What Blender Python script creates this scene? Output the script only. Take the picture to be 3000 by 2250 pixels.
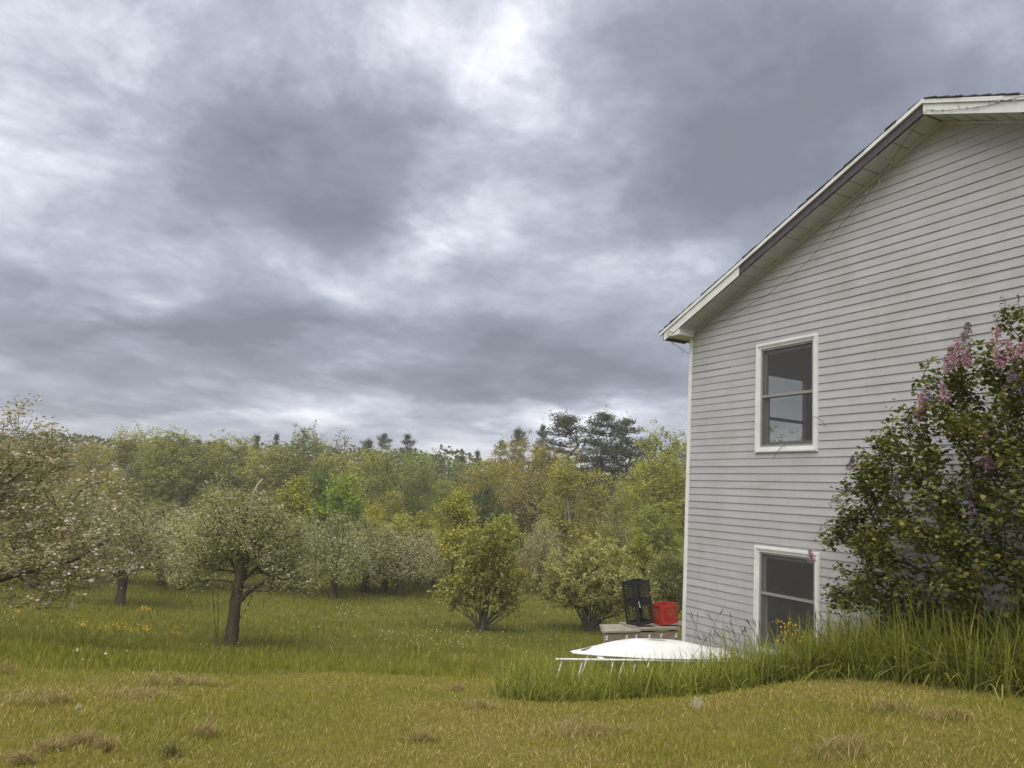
import bpy, math, random
import numpy as np
from mathutils import Vector, Matrix

# ------------------------------------------------------------------ scene, camera, light
for o in list(bpy.data.objects): bpy.data.objects.remove(o, do_unlink=True)
SC = bpy.context.scene
COL = SC.collection
PITCH, ROLL = math.radians(8.218), math.radians(3.413)
FPX = 2253.0                                   # focal length in pixels of the 3000 px wide photograph
cam_d = bpy.data.cameras.new('camera'); cam_d.sensor_width = 36; cam_d.lens = FPX/3000*36
cam_d.clip_start = .05; cam_d.clip_end = 3000
cam = bpy.data.objects.new('camera', cam_d); COL.objects.link(cam)
FW = np.array([0, math.cos(PITCH), math.sin(PITCH)]); U0 = np.array([0, -math.sin(PITCH), math.cos(PITCH)]); R0 = np.array([1., 0, 0])
RI = math.cos(ROLL)*R0 + math.sin(ROLL)*U0; UP = -math.sin(ROLL)*R0 + math.cos(ROLL)*U0
cam.matrix_world = Matrix([[RI[i], UP[i], -FW[i], 0] for i in range(3)] + [[0, 0, 0, 1]])
SC.camera = cam
SC.view_settings.view_transform = 'Standard'; SC.view_settings.look = 'None'
SC.view_settings.exposure = 1.55; SC.view_settings.gamma = 1
SUN_EL, SUN_AZ = math.radians(58), math.radians(200)     # azimuth clockwise from +Y: behind the camera, a little left
sd = bpy.data.lights.new('sun', 'SUN'); sd.energy = 1.5; sd.angle = math.radians(75); sd.color = (1, .95, .86)
sun = bpy.data.objects.new('sun', sd); COL.objects.link(sun)
sv = Vector((math.sin(SUN_AZ)*math.cos(SUN_EL), math.cos(SUN_AZ)*math.cos(SUN_EL), math.sin(SUN_EL)))
sun.rotation_euler = sv.to_track_quat('Z', 'Y').to_euler(); sun.location = (0, 0, 40)

class NT:
    """small helper to write node trees"""
    def __init__(s, tree): s.t = tree; s.n = tree.nodes; s.l = tree.links; s.n.clear()
    def add(s, typ, _in=None, **kw):
        n = s.n.new(typ)
        for k, v in kw.items(): setattr(n, k, v)
        for k, v in (_in or {}).items(): s.set(n.inputs[k], v)
        return n
    def set(s, sock, v):
        if isinstance(v, bpy.types.NodeSocket): s.l.new(v, sock)
        else: sock.default_value = v
    def m(s, op, a, b=None, c=None, clamp=False):
        n = s.n.new('ShaderNodeMath'); n.operation = op; n.use_clamp = clamp
        for i, v in enumerate((a, b, c)):
            if v is not None: s.set(n.inputs[i], v)
        return n.outputs[0]
    def vm(s, op, a, b=None, out=0, scale=None):
        n = s.n.new('ShaderNodeVectorMath'); n.operation = op
        s.set(n.inputs[0], a)
        if b is not None: s.set(n.inputs[1], b)
        if scale is not None: s.set(n.inputs['Scale'], scale)
        return n.outputs[out]
    def noise(s, vec, scale, detail=4, rough=.5, dist=0, out='Fac'):
        n = s.n.new('ShaderNodeTexNoise'); s.set(n.inputs['Vector'], vec)
        for k, v in (('Scale', scale), ('Detail', detail), ('Roughness', rough), ('Distortion', dist)): s.set(n.inputs[k], v)
        return n.outputs[out]
    def ramp(s, fac, stops, interp='LINEAR'):
        n = s.n.new('ShaderNodeValToRGB'); n.color_ramp.interpolation = interp
        e = n.color_ramp.elements
        while len(e) < len(stops): e.new(.5)
        for i, (p, c) in enumerate(stops):
            e[i].position = p; e[i].color = (*c, 1) if len(c) == 3 else c
        s.set(n.inputs[0], fac); return n.outputs[0]
    def mix(s, fac, a, b, typ='MIX'):
        n = s.n.new('ShaderNodeMix'); n.data_type = 'RGBA'; n.blend_type = typ
        s.set(n.inputs[0], fac)
        for i, v in ((6, a), (7, b)):
            s.set(n.inputs[i], (*v, 1) if isinstance(v, tuple) and len(v) == 3 else v)
        return n.outputs[2]

def px_dir(x, y):
    q = FW + RI*(x-1500)/FPX - UP*(y-1125)/FPX
    return q/np.linalg.norm(q)

def build_sky():
    w = bpy.data.worlds.new('World'); SC.world = w; w.use_nodes = True
    t = NT(w.node_tree)
    d = t.vm('NORMALIZE', t.add('ShaderNodeTexCoord').outputs['Generated'])
    sep = t.add('ShaderNodeSeparateXYZ', {0: d}).outputs
    z = t.m('MAXIMUM', sep[2], 0.0)
    lz = t.m('MULTIPLY', t.m('LOGARITHM', t.m('ADD', z, .15), 2.71828), .85)     # clouds flatten towards the horizon
    uv = t.add('ShaderNodeCombineXYZ', {0: sep[0], 1: sep[1], 2: lz}).outputs[0]
    uv = t.vm('MULTIPLY', uv, (1.25, 1.25, 1.25))
    warp = t.vm('SCALE', t.vm('SUBTRACT', t.noise(uv, 1.6, 3, .5, out='Color'), (.5, .5, .5)), scale=.28)
    uvw = t.vm('ADD', uv, warp)
    big = t.noise(uvw, 1.3, 3, .5)
    mid = t.noise(t.vm('ADD', uvw, (7.3, 1.2, 3.1)), 3.6, 8, .60)
    fine = t.noise(t.vm('ADD', uvw, (2.3, 9.2, 5.1)), 9.0, 8, .66)
    val = t.m('ADD', t.m('MULTIPLY', big, .50), t.m('ADD', t.m('MULTIPLY', mid, 1.02), t.m('MULTIPLY', fine, .30)))
    val = t.m('SUBTRACT', val, .91)
    # the large cloud masses of this sky: darker bodies and lighter gaps, with billowing edges
    dw = t.vm('ADD', d, t.vm('SCALE', t.vm('SUBTRACT', t.noise(uv, 3.2, 6, .6, out='Color'), (.5, .5, .5)), scale=.20))
    for (x, y, rx, ry, amp) in SKY_MASSES:
        c = px_dir(x, y)
        q = t.vm('SUBTRACT', dw, tuple(c))
        ax = t.m('DIVIDE', t.vm('DOT_PRODUCT', q, tuple(RI), out='Value'), rx/FPX); ay = t.m('DIVIDE', t.vm('DOT_PRODUCT', q, tuple(UP), out='Value'), ry/FPX)
        az = t.m('DIVIDE', t.vm('DOT_PRODUCT', q, tuple(FW), out='Value'), 900/FPX)
        d2 = t.m('ADD', t.m('MULTIPLY', az, az), t.m('ADD', t.m('MULTIPLY', ax, ax), t.m('MULTIPLY', ay, ay)))
        g = t.m('POWER', 2.0, t.m('MULTIPLY', d2, -1.6))
        val = t.m('ADD', val, t.m('MULTIPLY', g, amp))
    val = t.m('ADD', t.m('MULTIPLY', val, 1.25), .52)
    cloud = t.ramp(val, [(-.0, (.182, .196, .238)), (.30, (.258, .279, .335)), (.50, (.382, .405, .475)), (.66, (.55, .57, .64)), (.90, (.88, .895, .94))], 'LINEAR')
    sky = t.add('ShaderNodeTexSky', sky_type='NISHITA', sun_disc=False, sun_elevation=SUN_EL, sun_rotation=SUN_AZ)
    blue = t.vm('SCALE', sky.outputs[0], scale=.08)
    col = t.mix(.05, cloud, blue)
    w.cycles.sampling_method = 'MANUAL'; w.cycles.sample_map_resolution = 512
    bg = t.add('ShaderNodeBackground', {0: col, 1: SKY_STRENGTH})
    t.l.new(bg.outputs[0], t.add('ShaderNodeOutputWorld').inputs[0])
SKY_STRENGTH = .46
SKY_MASSES = [(720, 480, 400, 240, -.23), (1000, 620, 260, 160, -.16), (300, 960, 380, 130, -.24), (1000, 1000, 520, 90, -.26), (1500, 1075, 400, 80, -.26), (1150, 350, 200, 160, -.06), (1500, 850, 320, 150, -.08),
              (2350, 200, 700, 330, -.18), (2050, 560, 320, 160, -.17), (2600, 600, 600, 300, -.12), (1700, 1090, 260, 70, -.12), (300, 1130, 500, 60, -.10), (1650, 380, 90, 160, -.05),
              (1290, 680, 200, 110, .32), (1480, 60, 190, 230, .20), (1000, 100, 560, 170, .15), (120, 420, 240, 160, .14), (330, 420, 160, 140, .12), (60, 80, 300, 160, .14), (440, 910, 80, 60, .22), (1750, 430, 190, 120, .12), (1970, 740, 200, 90, .22), (1880, 200, 120, 60, .05),
              (1060, 1150, 260, 40, .09), (1850, 1180, 220, 60, .18), (1500, 1200, 300, 40, .10), (600, 1215, 600, 26, .04), (500, 1170, 700, 24, -.10), (1550, 1150, 320, 22, -.10), (1250, 1255, 500, 24, -.07), (500, 1040, 420, 24, .10), (900, 1060, 300, 26, .08)]
build_sky()

# ------------------------------------------------------------------ helpers: tags, meshes, materials
def tag(o, label=None, cat=None, group=None, kind=None):
    if label: o['label'] = label
    if cat: o['category'] = cat
    if group: o['group'] = group
    if kind: o['kind'] = kind
    return o
def empty(name, loc=(0, 0, 0), rz=0):
    o = bpy.data.objects.new(name, None); COL.objects.link(o); o.empty_display_size = .2
    o.location = loc; o.rotation_euler = (0, 0, rz); return o
def link(name, me, parent=None, loc=None, rot=None, scale=None):
    o = bpy.data.objects.new(name, me); COL.objects.link(o)
    if parent is not None: o.parent = parent
    if loc is not None: o.location = loc
    if rot is not None: o.rotation_euler = rot
    if scale is not None: o.scale = scale
    return o
def copy_tree(o, parent=None):
    c = o.copy(); COL.objects.link(c)
    if parent is not None: c.parent = parent
    for ch in list(o.children): copy_tree(ch, c)
    return c
def np_mesh(name, V, F, mat, cols=None, smooth=False):
    """V (n,3); F (m,3|4) of one size, or a list of such arrays; cols (n,3) point colours"""
    me = bpy.data.meshes.new(name)
    V = np.asarray(V, np.float32); Fs = F if isinstance(F, list) else [F]
    Fs = [np.asarray(f, np.int32) for f in Fs if len(f)]
    me.vertices.add(len(V)); me.vertices.foreach_set('co', V.ravel())
    li = np.concatenate([f.ravel() for f in Fs]); tot = np.concatenate([np.full(len(f), f.shape[1], np.int32) for f in Fs])
    st = np.concatenate([[0], np.cumsum(tot)[:-1]]).astype(np.int32)
    me.loops.add(len(li)); me.loops.foreach_set('vertex_index', li)
    me.polygons.add(len(tot)); me.polygons.foreach_set('loop_start', st); me.polygons.foreach_set('loop_total', tot)
    if smooth: me.polygons.foreach_set('use_smooth', np.ones(len(tot), bool))
    me.update(calc_edges=True)
    if cols is not None:
        a = me.attributes.new('col', 'FLOAT_COLOR', 'POINT')
        c = np.ones((len(V), 4), np.float32); c[:, :3] = cols; a.data.foreach_set('color', c.ravel())
    if mat is not None: me.materials.append(mat)
    me.validate(); return me

class MB:
    """collects solid pieces that become ONE mesh"""
    def __init__(s): s.v = []; s.f = []
    def quad_solid(s, A, B):          # A, B: two matching loops of points (front, back) -> closed prism
        n = len(A); i = len(s.v); s.v += [tuple(p) for p in A] + [tuple(p) for p in B]
        s.f.append(tuple(range(i, i+n))); s.f.append(tuple(range(i+2*n-1, i+n-1, -1)))
        for k in range(n):
            j = (k+1) % n; s.f.append((i+j, i+k, i+n+k, i+n+j))
        return s
    def box(s, a, b):
        (x0, y0, z0), (x1, y1, z1) = a, b
        return s.quad_solid([(x0, y0, z0), (x1, y0, z0), (x1, y0, z1), (x0, y0, z1)], [(x0, y1, z0), (x1, y1, z0), (x1, y1, z1), (x0, y1, z1)])
    def bar(s, p, q, w, h, up=(0, 0, 1)):
        p, q = Vector(p), Vector(q); d = (q-p).normalized(); u = Vector(up)
        sx = d.cross(u)
        if sx.length < 1e-4: sx = d.cross(Vector((1, 0, 0)))
        sx.normalize(); u = sx.cross(d)
        o = [sx*(w/2)*a + u*(h/2)*b for a, b in ((-1, -1), (1, -1), (1, 1), (-1, 1))]
        return s.quad_solid([p+k for k in o], [q+k for k in o])
    def tube(s, pts, rad, n=8, caps=True):
        pts = [Vector(p) for p in pts]; m = len(pts)
        if not hasattr(rad, '__len__'): rad = [rad]*m
        i0 = len(s.v); ref = None
        for k, p in enumerate(pts):
            d = (pts[min(k+1, m-1)]-pts[max(k-1, 0)]).normalized()
            if ref is None: ref = d.orthogonal().normalized()
            ref = (ref-d*ref.dot(d)).normalized(); b = d.cross(ref)
            for j in range(n):
                a = 2*math.pi*j/n; s.v.append(tuple(p+(ref*math.cos(a)+b*math.sin(a))*rad[k]))
        for k in range(m-1):
            for j in range(n):
                a, b = i0+k*n+j, i0+k*n+(j+1) % n; s.f.append((a, b, b+n, a+n))
        if caps:
            s.f.append(tuple(range(i0+n-1, i0-1, -1))); s.f.append(tuple(range(i0+(m-1)*n, i0+m*n)))
        return s
    def mesh(s, name, mat, smooth=False, bevel=0):
        me = bpy.data.meshes.new(name); me.from_pydata(s.v, [], s.f); me.materials.append(mat)
        if bevel:
            import bmesh
            bm = bmesh.new(); bm.from_mesh(me)
            bmesh.ops.bevel(bm, geom=[e for e in bm.edges if len(e.link_faces) == 2 and e.calc_face_angle(0) > .6], offset=bevel, segments=1, affect='EDGES')
            bm.to_mesh(me); bm.free()
        if smooth: me.polygons.foreach_set('use_smooth', np.ones(len(me.polygons), bool))
        me.update(); return me
    def build(s, name, mat, parent=None, smooth=False, bevel=0, **kw):
        return link(name, s.mesh(name, mat, smooth, bevel), parent, **kw)

def mat_base(name):
    m = bpy.data.materials.new(name); m.use_nodes = True; return m, NT(m.node_tree)
def finish(t, sh, disp=None):
    o = t.add('ShaderNodeOutputMaterial'); t.l.new(sh, o.inputs[0]); return o
def solid(name, col, rough=.6, var=.12, scale=6, bump=0, bscale=40, spec=.4, stretch=(1, 1, 1), col2=None, metal=0):
    """painted / plastic / wood surface: colour with uneven wear and fine relief"""
    m, t = mat_base(name)
    co = t.vm('MULTIPLY', t.add('ShaderNodeTexCoord').outputs['Object'], stretch)
    n = t.noise(co, scale, 6, .6)
    c2 = col2 or tuple(max(0, c*(1-2.2*var)) for c in col)
    c1 = tuple(min(1, c*(1+var*.6)) for c in col)
    c = t.ramp(n, [(.28, c2), (.62, c1)])
    b = t.add('ShaderNodeBsdfPrincipled', {'Base Color': c, 'Roughness': t.m('ADD', rough-.08, t.m('MULTIPLY', n, .16)), 'Specular IOR Level': spec, 'Metallic': metal})
    if bump:
        bn = t.noise(co, bscale, 5, .6)
        t.l.new(t.add('ShaderNodeBump', {'Height': bn, 'Strength': bump, 'Distance': .01}).outputs[0], b.inputs['Normal'])
    finish(t, b.outputs[0]); return m
def leafy(name, transl=.35, rough=.55, spec=.25, objcol=True):
    """leaf or blade: colour from the 'col' attribute (and the object's own tint), some light passes through"""
    m, t = mat_base(name)
    c = t.add('ShaderNodeAttribute', attribute_name='col').outputs['Color']
    if objcol: c = t.mix(1.0, c, t.add('ShaderNodeObjectInfo').outputs['Color'], 'MULTIPLY')
    b = t.add('ShaderNodeBsdfPrincipled', {'Base Color': c, 'Roughness': rough, 'Specular IOR Level': spec})
    tr = t.add('ShaderNodeBsdfTranslucent', {0: t.mix(1.0, c, (1.0, 1.0, .55), 'MULTIPLY')})
    mx = t.add('ShaderNodeMixShader', {0: transl}); t.l.new(b.outputs[0], mx.inputs[1]); t.l.new(tr.outputs[0], mx.inputs[2])
    finish(t, mx.outputs[0]); return m
def bark(name, c0, c1, scale=8):
    m, t = mat_base(name)
    co = t.vm('MULTIPLY', t.add('ShaderNodeTexCoord').outputs['Object'], (1, 1, .25))
    n = t.noise(co, scale, 6, .65); n2 = t.noise(co, scale*5, 4, .6)
    c = t.ramp(t.m('ADD', t.m('MULTIPLY', n, .6), t.m('MULTIPLY', n2, .4)), [(.35, c0), (.65, c1)])
    b = t.add('ShaderNodeBsdfPrincipled', {'Base Color': c, 'Roughness': .9, 'Specular IOR Level': .15})
    t.l.new(t.add('ShaderNodeBump', {'Height': n2, 'Strength': .8, 'Distance': .02}).outputs[0], b.inputs['Normal'])
    finish(t, b.outputs[0]); return m

# ------------------------------------------------------------------ terrain
def sstep(a, b, x):
    k = np.clip((np.asarray(x, float)-a)/(b-a), 0, 1); return k*k*(3-2*k)
GY = [-60, 0, 4, 6, 8, 11, 14, 17, 20, 25, 30, 40, 60, 100, 1500]
GZ = [-1.2, -1.52, -1.6, -1.74, -2.02, -2.53, -3.18, -3.76, -4.18, -4.6, -4.88, -5.25, -5.6, -6.0, -6.0]
_gy = np.linspace(-60, 140, 4001); _gz = np.interp(_gy, GY, GZ)
_k = np.hanning(61); _k /= _k.sum(); _gz = np.convolve(np.pad(_gz, 30, mode='edge'), _k, 'valid')
def ground(x, y):
    x = np.asarray(x, float); y = np.asarray(y, float)
    z = np.interp(y, _gy, _gz)
    z = z + .47*sstep(.3, 4.1, x)*(1-sstep(7.2+.35*np.clip(x-2, 0, 3), 9.6+.35*np.clip(x-2, 0, 3), y))
    far = sstep(8, 30, y)
    z = z + (1-.7*far)*(.012*np.sin(x*1.1+.6)*np.cos(y*.9+.3*x) + .010*np.sin(2.7*x+1.3*y)) + far*.05*np.sin(x*.31+1.7)*np.cos(y*.23)
    return z
def px_ray(x, y): return FW + RI*(x-1500)/FPX - UP*(y-1125)/FPX
def at_y(x, y, Y):
    q = px_ray(x, y); return q*(Y/q[1])
def on_ground(x, y):
    q = px_ray(x, y); ks = np.linspace(2, 150, 15000); P = ks[:, None]*q
    g = P[:, 2]-ground(P[:, 0], P[:, 1]); i = int(np.argmax(g < 0)); return P[i]
MEADOW = np.array([(-30, 7.9), (-5, 8.25), (-4.1, 8.6), (-2.9, 9.5), (-1.3, 11.3), (0, 12.0), (.6, 12.2), (4, 12.4), (30, 14)])
def meadow_y(x): return np.interp(x, MEADOW[:, 0], MEADOW[:, 1])
TALL = [(.05, 9.0), (.15, 8.3), (.7, 8.15), (1.2, 8.2), (1.9, 8.1), (2.4, 8.15), (2.95, 8.35), (3.3, 7.8), (3.57, 7.27), (3.8, 6.83), (3.98, 6.44), (4.1, 6.2), (4.5, 5.3), (5.2, 4.4), (6.8, 4.2), (4.95, 8.0), (4.2, 9.3), (3.3, 11.1), (2.9, 12.0), (2.3, 12.6), (1.2, 12.6), (.3, 12.0), (.35, 11.2), (.2, 10)]
def in_poly(poly, x, y):
    x = np.asarray(x); y = np.asarray(y); r = np.zeros(x.shape, bool); n = len(poly)
    for i in range(n):
        (x0, y0), (x1, y1) = poly[i], poly[(i+1) % n]
        c = (y0 > y) != (y1 > y)
        r ^= c & (x < (x1-x0)*(y-y0)/((y1-y0) if y1 != y0 else 1e-9)+x0)
    return r
def vnoise(x, y, f, seed=0):
    """cheap smooth value noise in 0..1 for placing and colouring"""
    r = np.random.default_rng(seed); T = r.random((64, 64))
    u = np.asarray(x)*f+100; v = np.asarray(y)*f+100
    i = np.floor(u).astype(int); j = np.floor(v).astype(int); a = u-i; b = v-j
    a = a*a*(3-2*a); b = b*b*(3-2*b)
    g = lambda p, q: T[p % 64, q % 64]
    return (g(i, j)*(1-a)+g(i+1, j)*a)*(1-b)+(g(i, j+1)*(1-a)+g(i+1, j+1)*a)*b

def ground_material():
    m, t = mat_base('meadow_ground')
    p = t.add('ShaderNodeNewGeometry').outputs['Position']
    a = t.noise(p, .35, 5, .6); b = t.noise(p, 9, 6, .7); c = t.noise(p, 60, 3, .6)
    k = t.m('ADD', t.m('MULTIPLY', a, .5), t.m('ADD', t.m('MULTIPLY', b, .3), t.m('MULTIPLY', c, .2)))
    far = t.ramp(k, [(.35, (.070, .075, .012)), (.5, (.115, .115, .020)), (.66, (.16, .145, .034))])
    lawn = t.ramp(k, [(.33, (.100, .090, .022)), (.5, (.165, .148, .036)), (.66, (.235, .195, .062))])
    msk = t.add('ShaderNodeAttribute', attribute_name='col').outputs['Color']
    col = t.mix(t.add('ShaderNodeSeparateColor', {0: msk}).outputs[0], far, lawn)
    bs = t.add('ShaderNodeBsdfPrincipled', {'Base Color': col, 'Roughness': .95, 'Specular IOR Level': .1})
    t.l.new(t.add('ShaderNodeBump', {'Height': t.m('ADD', b, c), 'Strength': .7, 'Distance': .05}).outputs[0], bs.inputs['Normal'])
    finish(t, bs.outputs[0]); return m
def build_ground():
    xs = np.unique(np.concatenate([np.linspace(-14, 14, 141), np.linspace(-60, 60, 121), np.linspace(-400, 400, 17)]))
    ys = np.unique(np.concatenate([np.linspace(-12, 20, 161), np.linspace(20, 110, 91), np.linspace(-60, -12, 9), np.linspace(110, 420, 12)]))
    X, Y = np.meshgrid(xs, ys); Z = ground(X, Y)
    V = np.stack([X, Y, Z], -1).reshape(-1, 3); nx = len(xs)
    i = (np.arange(len(ys)-1)[:, None]*nx+np.arange(nx-1)[None]).ravel()
    F = np.stack([i, i+1, i+1+nx, i+nx], 1)
    lw = (1-sstep(-.4, .4, V[:, 1]-meadow_y(V[:, 0])))
    cols = np.repeat(lw[:, None], 3, 1)
    tag(link('ground', np_mesh('ground', V, F, ground_material(), cols, True)), kind='structure')
build_ground()

# ------------------------------------------------------------------ grass
def blades(P, L, Wd, lean_dir, lean, cols, seg=2, tipcol=None, curl=1.0):
    """curved tapering blades: P roots (n,3), L length, Wd width, lean (n,) radians-ish bend"""
    n = len(P); rng = np.random.default_rng(n)
    ld = np.stack([np.cos(lean_dir), np.sin(lean_dir), np.zeros(n)], 1)
    sd_ = np.stack([-np.sin(lean_dir+rng.normal(0, .5, n)), np.cos(lean_dir), np.zeros(n)], 1)
    rows = []; ang = lean*.35; pos = P.copy(); rows.append(pos.copy())
    for k in range(seg):
        a = ang+lean*curl*(k+.5)/seg
        stp = (L/seg)[:, None]
        pos = pos+stp*(ld*np.sin(a)[:, None]+np.array([0, 0, 1.])*np.cos(a)[:, None]); rows.append(pos.copy())
    vs = []; w = Wd[:, None]*.5
    for k in range(seg):
        f = (1-.55*(k/seg)**1.5) if k else .8
        vs += [rows[k]-sd_*w*f, rows[k]+sd_*w*f]
    vs.append(rows[seg]); nv = len(vs)
    V = np.stack(vs, 1).reshape(-1, 3); b = np.arange(n)*nv
    Fq = np.concatenate([np.stack([b+2*k, b+2*k+1, b+2*k+3, b+2*k+2], 1) for k in range(seg-1)]) if seg > 1 else np.zeros((0, 4), int)
    Ft = np.stack([b+nv-3, b+nv-2, b+nv-1], 1)
    hf = np.concatenate([np.repeat(np.arange(seg)/seg, 2), [1.]])
    C = np.repeat(cols[:, None, :], nv, 1)
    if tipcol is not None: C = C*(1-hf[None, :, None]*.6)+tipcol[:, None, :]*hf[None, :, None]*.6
    return V, [Fq, Ft], C.reshape(-1, 3)
GRASS = leafy('grass_blade', .40, .6, .2, False)
def pick(rng, n, pal, w=None):
    pal = np.array(pal); i = rng.choice(len(pal), n, p=w); return pal[i]*rng.uniform(.75, 1.2, (n, 1))*1.42
def frustum_pts(rng, y0, y1, dens, margin=1.18):
    """random points over the visible ground wedge with density dens(y) per square metre"""
    out = []
    ys = np.arange(y0, y1, .5)
    for a in ys:
        w = (a+.5)*.70*margin+.8; n = int(dens(a)*.5*2*w)
        out.append(np.stack([rng.uniform(-w, w, n), rng.uniform(a, a+.5, n)], 1))
    return np.concatenate(out)
HOUSE_FOOT = [(2.80, 12.2), (7.0, 3.9), (20, 8), (12, 18)]
def build_lawn():
    rng = np.random.default_rng(3)
    Q = frustum_pts(rng, 3.6, 13, lambda y: np.interp(y, [3.6, 5, 8, 12], [6000, 5000, 2700, 1300]))
    Q = Q[(Q[:, 1] < meadow_y(Q[:, 0])+rng.normal(0, .12, len(Q))) & ~in_poly(TALL, Q[:, 0]+rng.normal(0, .06, len(Q)), Q[:, 1]+rng.normal(0, .06, len(Q))) & ~in_poly(HOUSE_FOOT, Q[:, 0], Q[:, 1])]
    n = len(Q); x, y = Q.T
    P = np.stack([x, y, ground(x, y)-.006], 1)
    dry = .55*vnoise(x, y, .55, 1)+.30*vnoise(x, y, 1.7, 2)+.15*vnoise(x, y, 6, 3)
    dry = dry + .10*sstep(1.0, 2.2, x)*sstep(6.3, 7.6, y)
    g = pick(rng, n, [(.175, .178, .030), (.215, .208, .038), (.145, .158, .026), (.255, .230, .050)])
    s = pick(rng, n, [(.37, .285, .125), (.30, .225, .090), (.44, .355, .185), (.25, .175, .070)])
    isdry = rng.random(n) < np.clip((dry-.52)*2.4+.12, .05, .6)*np.interp(y, [7, 9.5], [1, .35])
    cols = np.where(isdry[:, None], s, g)
    L = rng.gamma(6, .0055, n)*(.75+.6*vnoise(x, y, 2.2, 8)); L = np.where(isdry, L*.75, L)
    lean = np.abs(rng.normal(.55, .35, n))+isdry*.55
    clip = rng.random(n) < .030*sstep(.5, .8, vnoise(x, y, 1.1, 31))+.003        # pale clippings lying on top
    cols[clip] = pick(rng, int(clip.sum()), [(.30, .245, .12), (.34, .28, .15), (.25, .20, .09)]); L = np.where(clip, rng.uniform(.03, .08, n), L); lean = np.where(clip, 1.5, lean); P[clip, 2] += .028
    V, F, C = blades(P, L, rng.uniform(.0024, .0050, n)*np.interp(y, [4, 12], [1, 1.8]), rng.uniform(0, 6.283, n), lean, cols, 2)
    tag(link('lawn_grass', np_mesh('lawn_grass', V, F, GRASS, C)), 'short mown yellow-green lawn grass with dry clippings', 'grass', kind='stuff')
    print('lawn', n)
def build_meadow():
    rng = np.random.default_rng(4)
    Q = frustum_pts(rng, 7.5, 46, lambda y: np.interp(y, [8, 12, 20, 30, 45], [900, 520, 180, 68, 26]), 1.1)
    Q = Q[(Q[:, 1] > meadow_y(Q[:, 0])+rng.normal(0, .08, len(Q))) & ~in_poly(HOUSE_FOOT, Q[:, 0], Q[:, 1])]
    n = len(Q); x, y = Q.T
    P = np.stack([x, y, ground(x, y)-.02], 1)
    k = .6*vnoise(x, y, .35, 11)+.4*vnoise(x, y, 1.3, 12)
    a = pick(rng, n, [(.125, .138, .018), (.150, .156, .022), (.105, .120, .017)])
    b = pick(rng, n, [(.185, .178, .030), (.215, .198, .040), (.168, .170, .025)])
    cols = np.where((rng.random(n) < np.clip((k-.3)*1.8, .05, .9))[:, None], b, a)
    st = rng.random(n) < .03; cols[st] = pick(rng, st.sum(), [(.34, .28, .12)])
    L = rng.gamma(7, .021, n)*(.6+.7*vnoise(x, y, .8, 13))*np.interp(y-meadow_y(x), [0, .5, 3], [.38, .62, 1.0])
    V, F, C = blades(P, L, rng.uniform(.004, .008, n)*np.interp(y, [8, 20, 45], [1.1, 2.4, 6]), rng.uniform(0, 6.283, n), np.abs(rng.normal(.5, .3, n)), cols, 2)
    tag(link('meadow_grass', np_mesh('meadow_grass', V, F, GRASS, C)), 'long green uncut meadow grass under the apple trees', 'grass', kind='stuff')
    print('meadow', n)
def build_tall():
    rng = np.random.default_rng(5)
    n0 = 108000; x = rng.uniform(-.1, 6.6, n0); y = rng.uniform(4.2, 12.8, n0)
    rx = x+rng.normal(0, .07, n0); ry = y+rng.normal(0, .07, n0)
    wallside = (x-2.838)*(-.895)+(y-12.1)*(-.446)                       # distance out from the gable wall plane
    k = in_poly(TALL, rx, ry) & ((wallside > .05) | (y > 12.0))
    k &= ~in_poly(BOAT_FOOT, x, y)
    x, y, ws = x[k], y[k], wallside[k]; n = len(x)
    P = np.stack([x, y, ground(x, y)-.02], 1)
    near_wall = sstep(1.7, 3.2, x)*sstep(.0, .4, ws)
    L = rng.gamma(9, .058, n)*(.70+.5*vnoise(x, y, 1.2, 21))
    L = L*(.62+.55*near_wall)*(1+.18*sstep(2.9, 3.7, x)); L = np.where((y < 9.5) & (x < 2.2), np.minimum(L, .50+.14*rng.random(n)), L)
    stalk = rng.random(n) < .006
    L = np.minimum(np.where(stalk, L*1.3, L*np.interp(x, [2.2, 3], [1, .94])), .50+.52*rng.random(n)**1.6)
    cols = pick(rng, n, [(.110, .128, .022), (.140, .152, .028), (.088, .108, .020), (.175, .178, .036)])
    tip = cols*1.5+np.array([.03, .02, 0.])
    d = rng.random(n) < .05; cols[d] = pick(rng, d.sum(), [(.32, .27, .14)])
    lean = np.where(stalk, .25, np.abs(rng.normal(.8, .55, n)))
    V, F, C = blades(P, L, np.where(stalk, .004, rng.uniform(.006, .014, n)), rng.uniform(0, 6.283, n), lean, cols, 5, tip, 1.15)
    tag(link('tall_grass', np_mesh('tall_grass', V, F, GRASS, C)), 'tall uncut grass round the boat and along the grey gable wall', 'grass', kind='stuff')
    print('tall', n)
BOAT_FOOT = [(.95, 9.40), (3.0, 9.86), (2.85, 10.5), (.85, 10.05)]
build_lawn(); build_meadow(); build_tall()

# ------------------------------------------------------------------ the house
TH = math.radians(26.487)
HC = np.array([2.838, 12.1, 0.]); HD = np.array([math.sin(TH), -math.cos(TH), 0.]); HN = np.array([-math.cos(TH), -math.sin(TH), 0.])
ZB = -3.0                                                  # base of the house
HROT = math.atan2(HD[1], HD[0])
def hl(t, o, z): return (t, -o, z-ZB)                      # along the gable, out from it, height -> house-local point
def hw(t, o, z): return HC+HD*t+HN*o+np.array([0, 0, z])   # the same in world space
RT, RZ, SLOPE = 4.30, 4.52, .4167                          # ridge position, soffit height at the ridge, roof slope
OV, EV = .32, .29                                          # rake and eave overhang
WID, LEN = 8.6, 9.5
def soff(t): return RZ-SLOPE*abs(t-RT)

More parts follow.
